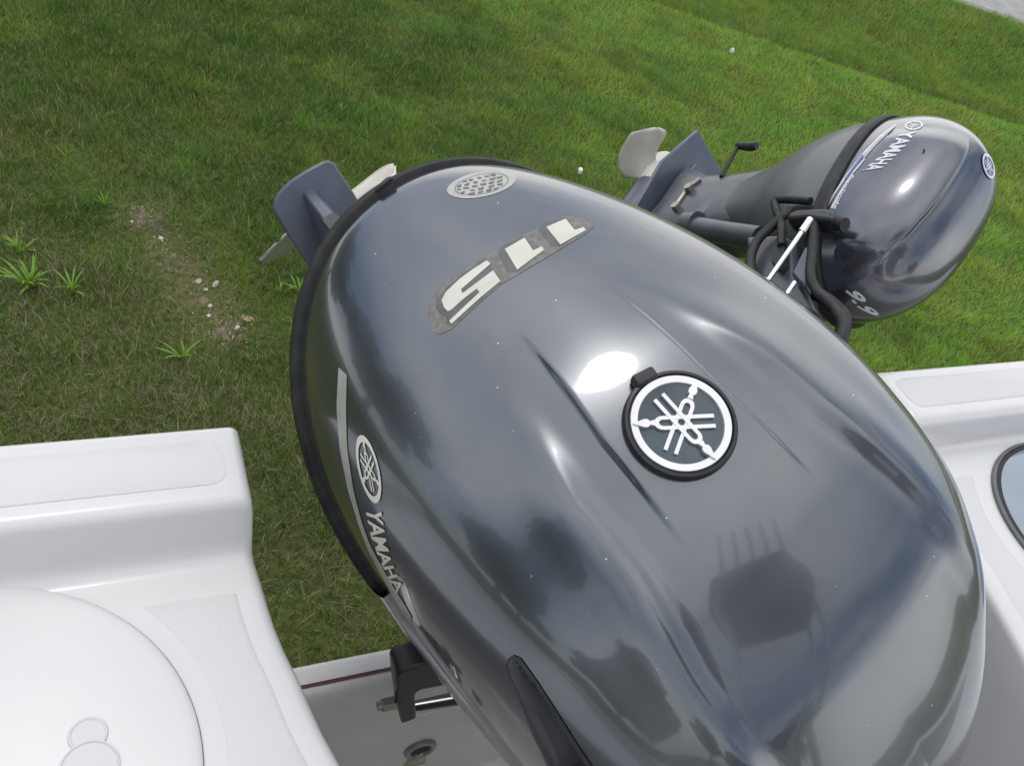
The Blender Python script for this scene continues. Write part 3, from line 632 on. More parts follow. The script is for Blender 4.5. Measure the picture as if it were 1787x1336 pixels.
r2_ = np.sin(np.linspace(0, np.pi/2, nu2))[:, None]; t2_ = even_angles(lambda t_: np.c_[np.sign(np.cos(t_))*np.abs(np.cos(t_))**(2/np.where(np.cos(t_) < 0, kNA, kNF))*.19, np.sign(np.sin(t_))*np.abs(np.sin(t_))**(2/np.where(np.cos(t_) < 0, kNA, kNF))*kB], nv2)[None, :]; c2_, s2_ = np.cos(t2_), np.sin(t2_); n2_ = np.where(c2_ < 0, kNA, kNF)
x2_ = np.sign(c2_)*np.abs(c2_)**(2/n2_); y2_ = np.sign(s2_)*np.abs(s2_)**(2/n2_)
U2 = kM+r2_*np.where(x2_ < 0, x2_*(kM-kU), x2_*(kF-kM)); hf2 = np.maximum(1-r2_**3.205, 0)**(1/3.205)*np.ones_like(U2); V2 = r2_*y2_*kB*(1-.0902*hf2)
W2_ = interp(U2, [kU, -.1, 0, .1, kF], [.11726, .16859, .15542, .1341, .10767])*hf2
P2 = KL(U2, V2, W2_).reshape(nu2, nv2, 3)
du = np.gradient(P2, axis=0); dv = np.roll(P2, -1, 1)-np.roll(P2, 1, 1); N2 = np.cross(du, dv); N2 /= np.linalg.norm(N2, axis=2, keepdims=True)+1e-12
if N2[60, 60]@kw < 0: N2 = -N2
N2[0] = N2[1].mean(0)
_k0 = Surf(P2.reshape(-1, 3), grid_faces(nu2, nv2, True)); _cr = []
for _p in ((1690, 250), (1660, 313), (1604, 385), (1557, 432), (1532, 458)):
    _q = _k0.cast(_p)[0]-KO; _cr.append((_q@ku, _q@kv))
_cr = A(sorted(_cr))
crl = np.interp(U2, _cr[:, 0], _cr[:, 1])   # shoulder step along the side
q = V2-crl; fd = sstep((U2-_cr[0, 0]+.02)/.05)*sstep((.155-U2)/.03)*(hf2 > .3)
P2 = P2+N2*(fd*(.0064*sstep(.5-q/.008)-.0040*np.exp(-((q-.02)/.02)**2)))[..., None]
F2 = A(grid_faces(nu2, nv2, True)); P2f = P2.reshape(-1, 3)
kc = recalc(new_obj('cowl', P2f, F2, M['paint2'], kick), 60); ks = Surf(P2f, F2)
kr = np.c_[U2[-1, ::3], V2[-1, ::3]]
def kstrip(name, prof, m):
    t_ = np.roll(kr, -1, 0)-np.roll(kr, 1, 0); n_ = np.c_[t_[:, 1], -t_[:, 0]]; n_ /= np.linalg.norm(n_, axis=1)[:, None]
    if (n_[0]@kr[0]) < 0: n_ = -n_
    v = [KL(kr[i, 0]+n_[i, 0]*o__, kr[i, 1]+n_[i, 1]*o__, h__) for i in range(len(kr)) for o__, h__ in prof]; k_ = len(prof); n__ = len(kr)
    return recalc(new_obj(name, v, [(i*k_+j, ((i+1) % n__)*k_+j, ((i+1) % n__)*k_+(j+1) % k_, i*k_+(j+1) % k_) for i in range(n__) for j in range(k_)], m, kick), 40)
kstrip('rim_seal', [(-.003, -.010), (.003, -.012), (.0065, -.008), (.0065, .008), (.003, .012), (-.003, .010)], M['rubber'])
rows = []
for hw, ua2, uf2, b2_ in ((-.004, -.211, .170, .111), (-.05, -.222, .165, .108), (-.10, -.218, .13, .098), (-.15, -.196, .07, .082), (-.20, -.162, .03, .066), (-.25, -.148, .01, .058)):
    rows.append([KL(ua2+(u-kU)/(kF-kU)*(uf2-ua2), v_/kB*b2_, hw) for u, v_ in kr])
recalc(new_obj('lower_pan', [x for q in rows for x in q], grid_faces(len(rows), len(kr), True), M['leg2'], kick), 60)
mb = MB(); rows = []
for w_, uc, hu, hv in ((-.20, -.065, .080, .058), (-.30, -.075, .080, .053), (-.37, -.085, .085, .05), (-.43, -.105, .105, .05)):
    rows.append([KL(uc+hu*math.copysign(abs(math.cos(a))**.55, math.cos(a)), hv*math.copysign(abs(math.sin(a))**.55, math.sin(a)), w_) for a in np.linspace(0, 2*math.pi, 28, endpoint=False)])
mb.add([x for r_ in rows for x in r_], grid_faces(4, 28, True)); mb.obj('midsection', M['leg2'], kick, fix=30)
wpl = -.452
mb = MB(); mb.prism([KL(u, v_, wpl) for u, v_ in ((-.305, -.055), (-.305, .055), (-.17, .085), (.0, .075), (.06, 0), (.0, -.075), (-.17, -.085))], -kw*.010); bevel(mb.obj('anti_ventilation_plate', M['leg'], kick, smooth=False), .003, 2)
mb = MB(); mb.prism([KL(u, v_, wpl+.012) for u, v_ in ((-.22, -.03), (-.22, .03), (.0, .055), (.04, 0), (.0, -.055))], kw*.012); bevel(mb.obj('joint_flange', M['leg'], kick, smooth=False), .002, 2)
mb = MB(); wt = -.56
mb.tube([KL(u, 0, wt) for u in (.06, .04, -.01, -.09, -.19, -.225)], [.004, .02, .032, .036, .034, .031], 20)
mb.prism([KL(.02, -.02, wpl-.008), KL(.02, -.02, wt), KL(-.15, -.02, wt), KL(-.20, -.02, wpl-.008)], kv*.04)
mb.prism([KL(.01, -.005, wt-.03), KL(-.11, -.005, wt-.03), KL(-.13, -.005, wt-.13), KL(-.07, -.005, wt-.14)], kv*.010); mb.obj('gearcase', M['leg'], kick)
propeller(kick, KL(-.245, 0, wt), -ku, kv, .105, .034, 3, R(152), M['prop'], chord=.95, rake=.25)
kz = lambda L_, s=6.074, ox=1080, oy=220: [(ox+x/s, oy+y/s) for x, y in L_]
mb = MB(); pth = [kpx(p, -.05) for p in kz([(1085, 540), (1180, 370), (1265, 215)])]; mb.tube(pth, .0042, 10)
ha = mb.obj('shift_lever', M['rubber'], kick); mb = MB(); q = [kpx(p, -.05) for p in kz([(1255, 210), (1330, 215), (1400, 222), (1460, 210)])]; mb.tube(q, [.006, .008, .0085, .0075], 12); mb.obj('lever_knob', M['rubber'], kick, ha)
mb = MB(); q = [kpx(p, -.052) for p in kz([(600, 845), (740, 645), (860, 560)])]; mb.tube(q, .005, 10); cl_ = mb.obj('shift_rod', M['bolt'], kick)
for p in ((600, 845), (740, 645)):
    mb = MB(); c_ = kpx(kz([p])[0], -.058); mb.tube([c_+kv*.01, c_-kv*.004], .009, 6); mb.obj('bolt', M['bolt'], kick, cl_)
mb = MB(); mb.prism([kpx(p, -.047) for p in kz([(980, 715), (1075, 725), (900, 965), (800, 945)])], -kv*.006); bevel(mb.obj('cover_plate', M['leg'], kick, smooth=False), .002, 2)
mb = MB(); q = [kpx(p, -.06) for p in kz([(830, 1080), (1100, 1130), (1500, 1190)])]; mb.tube(q, .020, 16); mb.obj('tilt_bar', M['leg2'], kick)
mb = MB(); mb.tube([kpx(p, -.06) for p in kz([(720, 1060), (840, 1060)])], .026, 16); mb.obj('tilt_pivot', M['leg2'], kick)
# swivel and clamp body near the pan
k3 = lambda L_: [(1280+x/4.771, 320+y/4.771) for x, y in L_]
mb = MB(); mb.prism([kpx(p, -.10) for p in k3([(90, 430), (420, 420), (520, 480), (520, 760), (620, 900), (700, 1060), (420, 1060), (180, 760), (110, 560)])], kv*.09); bevel(mb.obj('swivel_bracket', M['leg2'], kick, smooth=False), .008, 3)
mb = MB(); mb.prism([kpx(p, -.115) for p in k3([(330, 500), (420, 470), (430, 640), (380, 700), (310, 640)])], kv*.03); mb.obj('clamp_screw', M['rubber'], kick, smooth=False)
mb = MB(); mb.prism([kpx(p, -.122) for p in k3([(480, 745), (600, 510), (640, 560), (600, 860)])], kv*.02); bevel(mb.obj('side_plate', M['leg'], kick, smooth=False), .003, 2)
def hose(name, pts, r, v0, m='rubber', parent=None):
    mb = MB(); mb.tube(smoothpath([kpx(p, v0) for p in k3(pts)], 6), r, 10); return mb.obj(name, M[m], kick, parent)
hose('hose', [(640, 150), (590, 145), (430, 135), (345, 145), (360, 230), (395, 330), (400, 440), (400, 520)], .0065, -.115)
hose('hose', [(480, 215), (330, 350), (220, 450), (155, 570), (140, 690), (160, 800)], .0075, -.115)
hose('hose', [(680, 320), (660, 520), (640, 760), (700, 900), (800, 990), (870, 1080), (915, 1180), (900, 1270), (860, 1340)], .0070, -.125)
hose('hose', [(430, 1080), (640, 920), (760, 960), (880, 1060), (920, 1150), (900, 1260), (860, 1350)], .010, -.085)
mb = MB(); mb.prism([kpx(p, -.135) for p in k3([(450, 245), (530, 210), (780, 202), (832, 225), (835, 285), (770, 305), (600, 280), (440, 290)])], kv*.03); bevel(mb.obj('handle_bracket', M['plastic'], kick, smooth=False), .006, 3)
mb = MB(); mb.tube([kpx(p, -.12) for p in k3([(790, 320), (930, 345)])], .010, 10); mb.obj('starter_knob', M['rubber'], kick)
# decals of the kicker
kd = lambda L_: [(1400+x/4.453, 160+y/4.453) for x, y in L_]
tv, tf = text_mesh('YAMAHA', 0, .03)
decal('side_lettering', [(tv, tf)], ks, M['whiteprint'], kick, kc, .0008, mapf=strip_map(kd([(775, 312), (682, 427), (582, 524), (462, 618)]), kd([(892, 305), (802, 427), (706, 524), (596, 616)])), label='white brand lettering')
cz = A(kd([(868, 266)])[0]); mpk = lambda q: cz+A([70., -10])/4.453*q[0]+A([8., 34])/4.453*q[1]
decal('side_mark', ring_polys(28, .78, 1.)+[p for k in range(3) for p in fork(R(120*k))], ks, M['whiteprint'], kick, kc, .0008, .3, mpk)
def stripe(a, b, m, off):
    sm = strip_map(kd(a), kd(b)); sv = [(x, y) for x in np.linspace(0, 1, 24) for y in (0, 1)]
    decal('side_stripe', [(sv, [g_ for i in range(23) for g_ in ((2*i, 2*i+1, 2*i+3), (2*i, 2*i+3, 2*i+2))])], ks, m, kick, kc, off, mapf=sm)
stripe([(720, 258), (600, 345), (470, 480), (330, 660), (240, 800), (188, 895)], [(735, 262), (625, 345), (490, 480), (345, 665), (250, 805), (200, 898)], M['whiteprint'], .0006)
stripe([(715, 268), (640, 330), (560, 400), (460, 520)], [(725, 275), (665, 330), (585, 405), (485, 520)], M['pinkprint'], .0008)
stripe([(470, 490), (400, 580), (330, 680)], [(480, 510), (420, 590), (350, 690)], M['blueprint'], .0010)
stripe([(480, 520), (380, 640), (280, 800), (222, 905)], [(492, 525), (395, 640), (292, 805), (236, 910)], M['whiteprint'], .0007)
tv, tf = text_mesh('FourStroke', .3, .02)
decal('stroke_lettering', [(tv, tf)], ks, M['whiteprint'], kick, kc, .0008, mapf=strip_map(kd([(385, 640), (300, 780), (240, 910)]), kd([(412, 650), (326, 790), (268, 918)])))
cz2 = A(kd([(1442, 580)])[0]); mpe = lambda q: cz2+A([44., 10])/4.453*q[0]+A([18., 98])/4.453*q[1]
decal('emblem', [[(1.06*math.cos(a), 1.06*math.sin(a)) for a in np.linspace(0, 2*math.pi, 32, endpoint=False)]], ks, M['blueprint'], kick, kc, .0010, .3, mpe, label='blue round badge with white tuning forks')
decal('emblem_print', ring_polys(32, .78, 1.)+[p for k in range(3) for p in fork(R(30+120*k))], ks, M['whiteprint'], kick, kc, .0016, .3, mpe)
tv, tf = text_mesh('9.9', .35, .035)
decal('number_decal', [(tv, tf)], ks, M['whiteprint'], kick, kc, .0008, mapf=strip_map(k3([(925, 885), (1000, 1000), (1110, 1100)]), k3([(1045, 880), (1120, 985), (1225, 1095)])), label='silver 9.9 marking')
mb = MB(); h_ = ks.cast(kd([(947, 469)])[0])
if h_: mb.disc(h_[0], ku, kv, h_[1], [(.0042, -.002), (.004, .001), (.001, .0015)], 14); mb.obj('drain_plug', M['rubber'], kick)
# transom bracket carrying the kicker
mb = MB(); mb.box(B(.66, .84, -.86), AFT*.02, PORT*.11, ZZ*.13); mb.box(B(.755, .75, -.90), AFT*.09, PORT*.012, ZZ*.05); mb.box(B(.755, .93, -.90), AFT*.09, PORT*.012, ZZ*.05); mb.box(B(.86, .84, -.90), AFT*.02, PORT*.12, ZZ*.12)
kb = mb.obj('motor_bracket', M['plastic'], boat, smooth=False)
# stainless tie rod between the two motors
mb = MB(); ra = kpx(k3([(640, 300)])[0], -.150); rb = kpx(k3([(300, 790)])[0], -.150); dir_ = rb-ra
mb.tube([ra, ra+dir_*.22], .0055, 12); mb.tube([ra+dir_*.2, ra+dir_*1.5], .0036, 12)
tr = mb.obj('tie_rod', M['chrome']); tr['label'] = 'thin bright steel rod linking the small motor to the big one'; tr['category'] = 'steering rod'
mb = MB(); q0 = kpx(k3([(510, 825)])[0], -.14); mb.tube([q0, q0+dir_*.3], .0035, 10); hose_ = mb.obj('clamp_handle', M['chrome'], kick)

# ------------------------------------------------------------------ lawn
gr = mat('grass_blade', rough=.55, spec=.35)
at_ = nd(gr, 'ShaderNodeAttribute', attribute_name='tint'); lk(gr, at_.outputs['Color'], bsdf(gr).inputs['Base Color'])
tr_ = nd(gr, 'ShaderNodeBsdfTranslucent'); lk(gr, at_.outputs['Color'], tr_.inputs['Color']); mxs = nd(gr, 'ShaderNodeMixShader'); mxs.inputs[0].default_value = .30
lk(gr, bsdf(gr).outputs[0], mxs.inputs[1]); lk(gr, tr_.outputs[0], mxs.inputs[2]); lk(gr, mxs.outputs[0], gr.node_tree.nodes['Material Output'].inputs[0])
def vnoise(x, y, s, seed):
    g_ = np.random.default_rng(seed).random((64, 64)); x = x*s; y = y*s; i = np.floor(x).astype(int); j = np.floor(y).astype(int); fx = x-i; fy = y-j
    fx = fx*fx*(3-2*fx); fy = fy*fy*(3-2*fy); a = g_[i % 64, j % 64]; b = g_[(i+1) % 64, j % 64]; c = g_[i % 64, (j+1) % 64]; d_ = g_[(i+1) % 64, (j+1) % 64]
    return a*(1-fx)*(1-fy)+b*fx*(1-fy)+c*(1-fx)*fy+d_*fx*fy
def fbm(x, y, s, seed): return sum(vnoise(x, y, s*2**k, seed+k)*.5**k for k in range(4))/1.875
def seg_d(x, y, a, b):
    a, b = A(a), A(b); q = np.stack([x, y], -1)-a; t_ = np.clip(q@(b-a)/((b-a)@(b-a)), 0, 1); return np.linalg.norm(q-t_[..., None]*(b-a), axis=-1)
gpt = lambda p: (lambda r: (CAM+r*(-HC/r[2]))[:2])(ray(p))
D0, D1_, D2_ = gpt((255, 385)), gpt((320, 470)), gpt((385, 570))
def make_blades(n, seed, dens0, power, hmul, dmin, dmax):
    r_ = np.random.default_rng(seed); x = r_.uniform(-5.2, 7.5, n); y = r_.uniform(.2, 11.25, n)
    q, dep = proj(np.c_[x, y, ground_z(x, y)]); D = np.linalg.norm(np.c_[x, y, np.full(n, -HC)], axis=1)
    ok = (dep > .3) & (q[:, 0] > -330) & (q[:, 0] < PW+330) & (q[:, 1] > -260) & (q[:, 1] < PH+150) & (D >= dmin) & (D < dmax)
    pr = np.clip((2.6/D)**power, 0, 1)
    # bare strip and thin turf close to the boat
    sd_ = np.minimum(seg_d(x, y, D0, D1_), seg_d(x, y, D1_, D2_)); bare = np.exp(-(sd_/.10)**2)*(.75+.9*fbm(x, y, 9, 50))
    thin = sstep((3.2-(y+.45*(x+1)))/2.2)
    cl = fbm(x, y, 5, 11)
    pr = pr*(1-.80*np.clip(bare, 0, 1))*(1-.62*thin*np.clip((cl-.38)*4, 0, 1)); ok &= r_.random(n) < pr
    return x[ok], y[ok], D[ok], thin[ok], bare[ok], r_
def blades_mesh(name, x, y, D, thin, bare, r_, hlo, hhi, wbase, dry, flat=False):
    n = len(x); z = ground_z(x, y)
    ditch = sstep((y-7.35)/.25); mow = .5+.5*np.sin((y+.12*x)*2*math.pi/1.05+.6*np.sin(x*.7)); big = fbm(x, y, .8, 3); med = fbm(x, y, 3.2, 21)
    h = r_.uniform(hlo, hhi, n)*(1+.9*np.clip((fbm(x, y, 7.5, 91)-.55)*4, 0, 1))*(1+.55*ditch)*(.8+.5*med)*(1-.15*thin); wd = wbase*(D/2.4)**.62*r_.uniform(.7, 1.3, n)
    lean_dir = r_.uniform(0, 2*math.pi, n)+.0; lean = r_.uniform(.15, .95, n)*h if not flat else h*r_.uniform(.9, 1.0, n)
    bd = A([.35, -.2]); lx = np.cos(lean_dir)*lean+h*bd[0]*(mow-.5)*.9; ly = np.sin(lean_dir)*lean+h*bd[1]*(mow-.5)*.9
    hz = np.sqrt(np.maximum(h**2-.5*(lx**2+ly**2), (.25*h)**2)) if not flat else h*r_.uniform(.06, .35, n)
    fa = r_.uniform(0, 2*math.pi, n); sx, sy = np.cos(fa)*wd/2, np.sin(fa)*wd/2
    vs_ = []
    for t_, wv in ((0, 1.), (.5, .85), (1., .08)):
        bx, by, bz = x+lx*t_**1.7, y+ly*t_**1.7, z-.004+hz*(t_ if not flat else t_*(1.4-.6*t_))
        vs_ += [np.c_[bx-sx*wv, by-sy*wv, bz], np.c_[bx+sx*wv, by+sy*wv, bz]]
    V = np.stack(vs_, 1).reshape(-1, 3); base = (np.arange(n)*6)[:, None]
    tri = A([[0, 1, 3], [0, 3, 2], [2, 3, 5], [2, 5, 4]]); Fc = (base[:, :, None]+tri[None]).reshape(-1, 3)
    me = bpy.data.meshes.new(name); me.vertices.add(len(V)); me.vertices.foreach_set('co', V.ravel().astype('f4')); me.loops.add(Fc.size); me.loops.foreach_set('vertex_index', Fc.ravel().astype('i4'))
    me.polygons.add(len(Fc)); me.polygons.foreach_set('loop_start', np.arange(0, Fc.size, 3, dtype='i4')); me.polygons.foreach_set('loop_total', np.full(len(Fc), 3, 'i4')); me.update()
    g0, g1, g2 = A([.088, .172, .024]), A([.315, .500, .078]), A([.42, .53, .13]); b0, b1 = A([.22, .19, .105]), A([.44, .39, .26])
    cl1 = fbm(x, y, 5.5, 31); cl2 = fbm(x, y, 2.1, 41); k = np.clip(.02-.14*sstep((-.2-x)/1.5)+.45*big+1.0*(cl1-.5)+.7*(cl2-.5)+.20+.40*(r_.random(n)-.5)+.16*(mow-.5)-.30*thin+.60*sstep((x+.45*y-.6)/3.4)-.16, 0, 1)
    col = g0[None]*(1-k[:, None])+g1[None]*k[:, None]; hl = (r_.random(n) < .12)[:, None]; col = np.where(hl, col*.5+g2*.5, col); hue = np.clip((fbm(x, y, 3.7, 61)-.5)*1.6, -.5, .5)[:, None]; col = col*(1+hue*A([.45, .05, .1])[None])
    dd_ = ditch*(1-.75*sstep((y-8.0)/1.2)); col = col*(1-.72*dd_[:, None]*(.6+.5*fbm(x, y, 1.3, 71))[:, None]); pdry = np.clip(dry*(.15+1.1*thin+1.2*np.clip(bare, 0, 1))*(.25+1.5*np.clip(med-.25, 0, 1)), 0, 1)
    dr_ = (r_.random(n) < pdry)[:, None]; kk_ = r_.random(n)[:, None]; col = np.where(dr_, b0*(1-kk_)+b1*kk_, col)
    cc = np.repeat(np.c_[col, np.ones(n)], 6, 0).astype('f4'); ca = me.color_attributes.new('tint', 'FLOAT_COLOR', 'POINT'); ca.data.foreach_set('color', cc.ravel())
    me.materials.append(gr); o = bpy.data.objects.new(name, me); C.objects.link(o); o['kind'] = 'stuff'; return o
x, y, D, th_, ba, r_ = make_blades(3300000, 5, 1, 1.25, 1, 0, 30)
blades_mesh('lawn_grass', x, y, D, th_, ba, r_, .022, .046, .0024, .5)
x, y, D, th_, ba, r_ = make_blades(600000, 9, 1, 1.5, 1, 0, 7)
k_ = r_.random(len(x)) < np.clip(.12+.9*th_+.8*ba, 0, 1)
blades_mesh('dry_thatch', x[k_], y[k_], D[k_], th_[k_], ba[k_], r_, .03, .07, .0024, 3.0, True)

# thin strip of bare earth beside the motor: patches with ragged edges and loose crumbs
sl = mat('bare_earth', rough=.95, spec=.1); mottle(sl, 38, (.10, .085, .05), (.27, .22, .15), .3, .7, 7); bump(sl, noise(sl, 90, 5, .7).outputs['Fac'], .9, .012)
cr_ = mat('crumb', (.4, .34, .25), .9); mottle(cr_, 90, (.24, .18, .12), (.56, .50, .42), .35, .65)
pth_ = smoothpath([(*gpt((238, 380)), 0), (*D0, 0), (*D1_, 0), (*D2_, 0), (*gpt((410, 580)), 0)], 14)
rs = np.random.default_rng(77); sv, sf, cv, cf = [], [], [], []
for k in range(46):
    p = pth_[rs.integers(0, len(pth_))]+A([rs.normal(0, .022), rs.normal(0, .022), 0]); r0_ = rs.uniform(.010, .034); n = len(sv); m_ = 14
    sv.append(p+ZZ*(.004+r0_*.12+k*5e-5)); sv += [p+A([math.cos(a), math.sin(a), 0])*r0_*rs.uniform(.45, 1.25)-ZZ*.002 for a in np.linspace(0, 2*math.pi, m_, endpoint=False)]
    sf += [(n, n+1+i, n+1+(i+1) % m_) for i in range(m_)]
be = new_obj('bare_earth', sv, sf, sl); be['kind'] = 'structure'
for k in range(420):
    p = pth_[rs.integers(0, len(pth_))]+A([rs.normal(0, .045), rs.normal(0, .045), .004]); s_ = rs.uniform(.0015, .0052); n = len(cv); q = rs.normal(0, 1, (4, 3)); q /= np.linalg.norm(q, axis=1)[:, None]
    cv += [p+x*s_*A([1.3, 1.3, .7]) for x in q]; cf += [(n, n+1, n+2), (n, n+2, n+3), (n, n+3, n+1), (n+1, n+3, n+2)]
cb = new_obj('soil_crumbs', cv, cf, cr_, smooth=False); cb['kind'] = 'stuff'

# bright weed clumps standing above the mown turf
wm = mat('weed_leaf', (.12, .27, .03), .5); mottle(wm, 30, (.17, .34, .03), (.26, .46, .06))
_tr = nd(wm, 'ShaderNodeBsdfTranslucent'); _tr.inputs[0].default_value = (.22, .42, .04, 1); _mx = nd(wm, 'ShaderNodeMixShader'); _mx.inputs[0].default_value = .35
lk(wm, bsdf(wm).outputs[0], _mx.inputs[1]); lk(wm, _tr.outputs[0], _mx.inputs[2]); lk(wm, _mx.outputs[0], wm.node_tree.nodes['Material Output'].inputs[0])
def weed(px, size, n, seed, label, spread=1.):
    r_ = random.Random(seed); g_ = gpt(px); e = empty('weed_clump', (g_[0], g_[1], 0), label, 'weed', 'weed clumps in the lawn')
    for k in range(n):
        a = 2*math.pi*k/n+r_.uniform(-.3, .3); h = size*r_.uniform(.6, 1.1); out = size*r_.uniform(.3, 1.0)*spread; wd = size*.05*r_.uniform(.7, 1.2); V = []
        b0_ = A([g_[0]+r_.uniform(-1, 1)*size*.12, g_[1]+r_.uniform(-1, 1)*size*.12, 0]); d_ = A([math.cos(a), math.sin(a), 0]); s_ = A([-math.sin(a), math.cos(a), 0])
        for t_, wv in ((0, .7), (.25, 1), (.5, .95), (.75, .65), (1, .05)):
            c_ = b0_+d_*out*t_**1.2+ZZ*(h*(t_*1.35-.55*t_*t_)); V += [c_-s_*wd*wv, c_-ZZ*wd*.5*wv, c_+s_*wd*wv]
        new_obj('leaf', V, grid_faces(5, 3), wm, e)
weed((50, 500), .10, 20, 1, 'widest bright green weed clump, at the left edge of the lawn', 1.3)
weed((35, 440), .075, 12, 2, 'bright weed clump right behind the widest one at the left edge')
weed((122, 510), .085, 10, 3, 'bright weed clump just right of the widest clump', 1.1)
weed((318, 625), .075, 9, 4, 'lone spidery bright weed below the bare soil strip', 1.2)
weed((490, 512), .06, 8, 5, 'small weed clump left of the big motor rim, the one farther from the rim')
weed((523, 512), .07, 9, 6, 'small weed clump touching the outline of the big motor rim')
weed((182, 358), .06, 8, 7, 'small bright weed in the upper left lawn beyond the bare strip')
weed((597, 195), .05, 7, 8, 'tiny yellowish weed in the grass above the big motor leg')
# pale stones and scraps
sm_ = mat('pale_stone', (.55, .53, .48), .8); mottle(sm_, 60, (.34, .31, .26), (.58, .55, .50))
sc_ = mat('white_scrap', (.72, .76, .76), .6); mottle(sc_, 60, (.62, .68, .68), (.78, .80, .80))
lm_ = mat('dry_leaf', (.40, .28, .18), .8); mottle(lm_, 50, (.30, .20, .12), (.48, .36, .25))
def chip(px, size, seed, label, name='pebble', cat='pebble', m=sm_, flat=.45, z=.004, group=None):
    r_ = random.Random(seed); g_ = gpt(px); bm = bmesh.new(); bmesh.ops.create_icosphere(bm, subdivisions=2, radius=1)
    k = [r_.uniform(.7, 1.3) for _ in range(3)]; ph = [r_.uniform(0, 6) for _ in range(3)]
    V = []
    for v in bm.verts:
        q = v.co; s_ = 1+.34*math.sin(2.3*q.x+ph[0])+.18*math.sin(4*q.y+ph[1])+.12*math.sin(5*q.z+ph[2])
        V.append((g_[0]+size*s_*q.x*k[0], g_[1]+size*s_*q.y*k[1], z+size*flat*s_*q.z))
    F_ = [tuple(v.index for v in f.verts) for f in bm.faces]; bm.free()
    o = new_obj(name, V, F_, m, smooth=False); o['label'] = label; o['category'] = cat
    if group: o['group'] = group
    return o
chip((376, 497), .014, 1, 'largest pale stone in the bare soil strip', group='pale stones in the bare soil strip')
chip((345, 492), .009, 2, 'pale stone left of the largest stone in the bare strip', group='pale stones in the bare soil strip')
chip((360, 507), .008, 3, 'pale stone just under the largest stone in the bare strip', group='pale stones in the bare soil strip')
chip((366, 535), .010, 4, 'greyish stone midway down the bare strip', group='pale stones in the bare soil strip')
chip((364, 552), .007, 5, 'small stone at the lower end of the bare strip', group='pale stones in the bare soil strip')
chip((414, 574), .009, 6, 'pale stone right of the lower end of the bare strip', group='pale stones in the bare soil strip')
chip((228, 388), .009, 7, 'small pale stone at the upper end of the bare strip', group='pale stones in the bare soil strip')
chip((282, 417), .009, 8, 'pale stone in the middle of the bare strip', group='pale stones in the bare soil strip')
chip((430, 556), .020, 9, 'curled dry brown leaf right of the bare soil strip', 'dry_leaf', 'leaf', lm_, .2)
chip((1009, 307), .014, 10, 'white scrap of paper in the grass beyond the round sticker', 'paper_scrap', 'scrap', sc_, .9, .03)
chip((1275, 98), .018, 11, 'white scrap on the far lawn before the ditch', 'paper_scrap', 'scrap', sc_, .9, .04)

# ------------------------------------------------------------------ forward in the boat and beyond it (seen in the paint)
vm = mat('dark_vinyl', (.03, .033, .04), .5); mottle(vm, 30, (.025, .028, .034), (.04, .043, .05))
al = mat('anodised_tube', (.5, .5, .5), .3, .9)
post = empty('leaning_post', B(-1.5, .75, -1.32), 'dark upholstered leaning post with rod holders ahead of the stern deck', 'boat seat')
mb = MB(); mb.box(B(-1.5, .75, -.42), AFT*.2, PORT*.42, ZZ*.09); bevel(mb.obj('seat', vm, post, smooth=False), .04, 4)
mb = MB(); mb.box(B(-1.32, .75, -.20), AFT*.04, PORT*.40, ZZ*.10); bevel(mb.obj('backrest', vm, post, smooth=False), .035, 4)
for sg in (-1, 1):
    for da in (-.18, .18):
        mb = MB(); mb.tube([B(-1.5+da, .75+sg*.38, -1.32), B(-1.5+da, .75+sg*.36, -.5)], .02, 12); mb.obj('leg', al, post)
    mb = MB(); mb.tube([B(-1.4, .75+sg*.36, -.5), B(-1.33, .75+sg*.36, -.2)], .018, 12); mb.obj('back_support', al, post)
tt = empty('hard_top', B(-1.05, .72, -1.32), 'dark moulded hard top on tube legs with a row of rod holders, over the cockpit', 'boat roof')
mb = MB(); rows = []
for a_, h_, hw_ in ((-.70, .98, .27), (-.74, 1.03, .33), (-.85, 1.07, .35), (-1.0, 1.08, .35), (-1.12, 1.05, .33), (-1.18, 1.0, .27)):
    rows.append([B(a_, .72+q*hw_, h_+.03*(1-q*q)-dz) for dz in (0, .07) for q in ((-1, -.6, 0, .6, 1) if dz == 0 else (1, .6, 0, -.6, -1))])
mb.add([x for r_ in rows for x in r_], grid_faces(6, 10, True)+[tuple(range(10)), tuple(range(50, 60))]); mb.obj('roof_panel', vm, tt)
for sg in (-1, 1):
    for a_, a2_ in ((-.82, -.95), (-1.10, -1.15)):
        mb = MB(); mb.tube([B(a2_, .72+sg*.34, -1.32), B(a_, .72+sg*.27, 1.0)], .019, 12); mb.obj('leg', al, tt)
for k in range(5):
    mb = MB(); mb.tube([B(-.72, .72-.24+k*.12, .97), B(-.60, .72-.25+k*.125, 1.38)], .020, 14); mb.obj('rod_holder', al, tt)
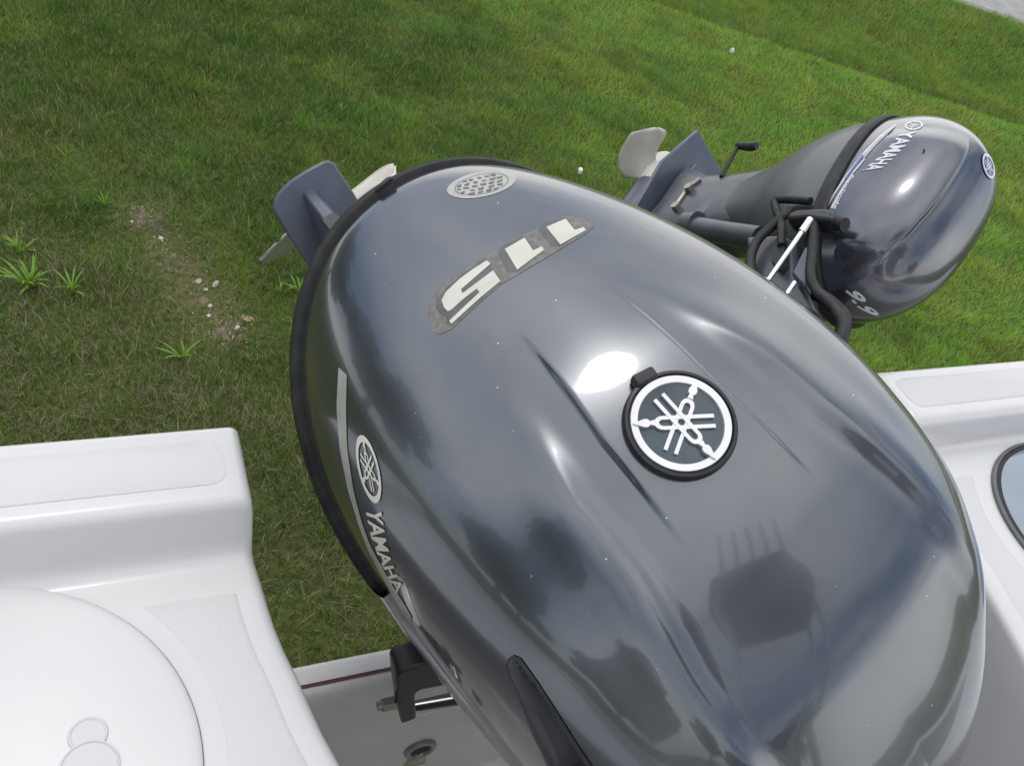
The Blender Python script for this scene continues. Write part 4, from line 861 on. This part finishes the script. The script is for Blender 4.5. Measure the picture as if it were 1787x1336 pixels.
lf = mat('tree_leaf', (.05, .09, .025), .6); mottle(lf, 3, (.04, .075, .02), (.07, .115, .03)); bk = mat('bark', (.12, .09, .07), .9); mottle(bk, 8, (.09, .07, .055), (.16, .13, .10))
def tree(x, y, h, rad, seed, label):
    r_ = np.random.default_rng(seed); e = empty('tree', (x, y, 0), label, 'tree', 'trees ahead of the boat')
    mb = MB(); mb.tube([(x, y, -.05), (x+.1, y, h*.3), (x-.1, y+.1, h*.6), (x, y, h*.85)], [h*.035, h*.026, h*.016, h*.006], 10)
    for k in range(6):
        a = k*1.1+seed; mb.tube([(x, y, h*(.35+.06*k)), (x+math.cos(a)*rad*.7, y+math.sin(a)*rad*.7, h*(.5+.07*k))], [h*.012, h*.004], 7)
    mb.obj('trunk', bk, e)
    cs = r_.normal(0, 1, (26, 3)); cs /= np.linalg.norm(cs, axis=1)[:, None]; cs = cs*r_.uniform(.35, .95, (26, 1))*A([rad, rad, h*.33])+A([x, y, h*.64]); V = []
    for c_ in cs:
        n = 170; d_ = r_.normal(0, 1, (n, 3)); d_ = d_/np.linalg.norm(d_, axis=1)[:, None]*r_.uniform(.5, 1, (n, 1))*rad*.36
        for q in c_+d_:
            a, b = r_.normal(0, 1, 3), r_.normal(0, 1, 3); s_ = .16; a = a/np.linalg.norm(a)*s_; b = b/np.linalg.norm(b)*s_; V += [q-a-b, q+a-b, q+a+b, q-a+b]
    new_obj('crown', V, [(4*i, 4*i+1, 4*i+2, 4*i+3) for i in range(len(V)//4)], lf, e, smooth=False)
for k, (x, y, h, rd, lb) in enumerate(((9, -16, 7.5, 3.0, 'broad green tree ahead of the boat, rightmost of the row'), (3, -20, 9, 3.4, 'tallest green tree ahead of the boat'), (-4, -18, 6.5, 2.8, 'lower green tree left of the tallest one ahead of the boat'), (16, -12, 8, 3.2, 'green tree off the port bow of the boat'), (-11, -14, 7, 3.0, 'green tree off the starboard bow, farthest one on that side'), (-8, -8, 7.6, 3.0, 'tall green tree close off the starboard bow'), (-13, -1, 9, 3.4, 'wide green tree abeam of the boat to starboard'), (-14, 6, 8, 3.2, 'green tree on the starboard quarter beyond the left edge of the lawn'))):
    tree(x, y, h, rd, k+3, lb)
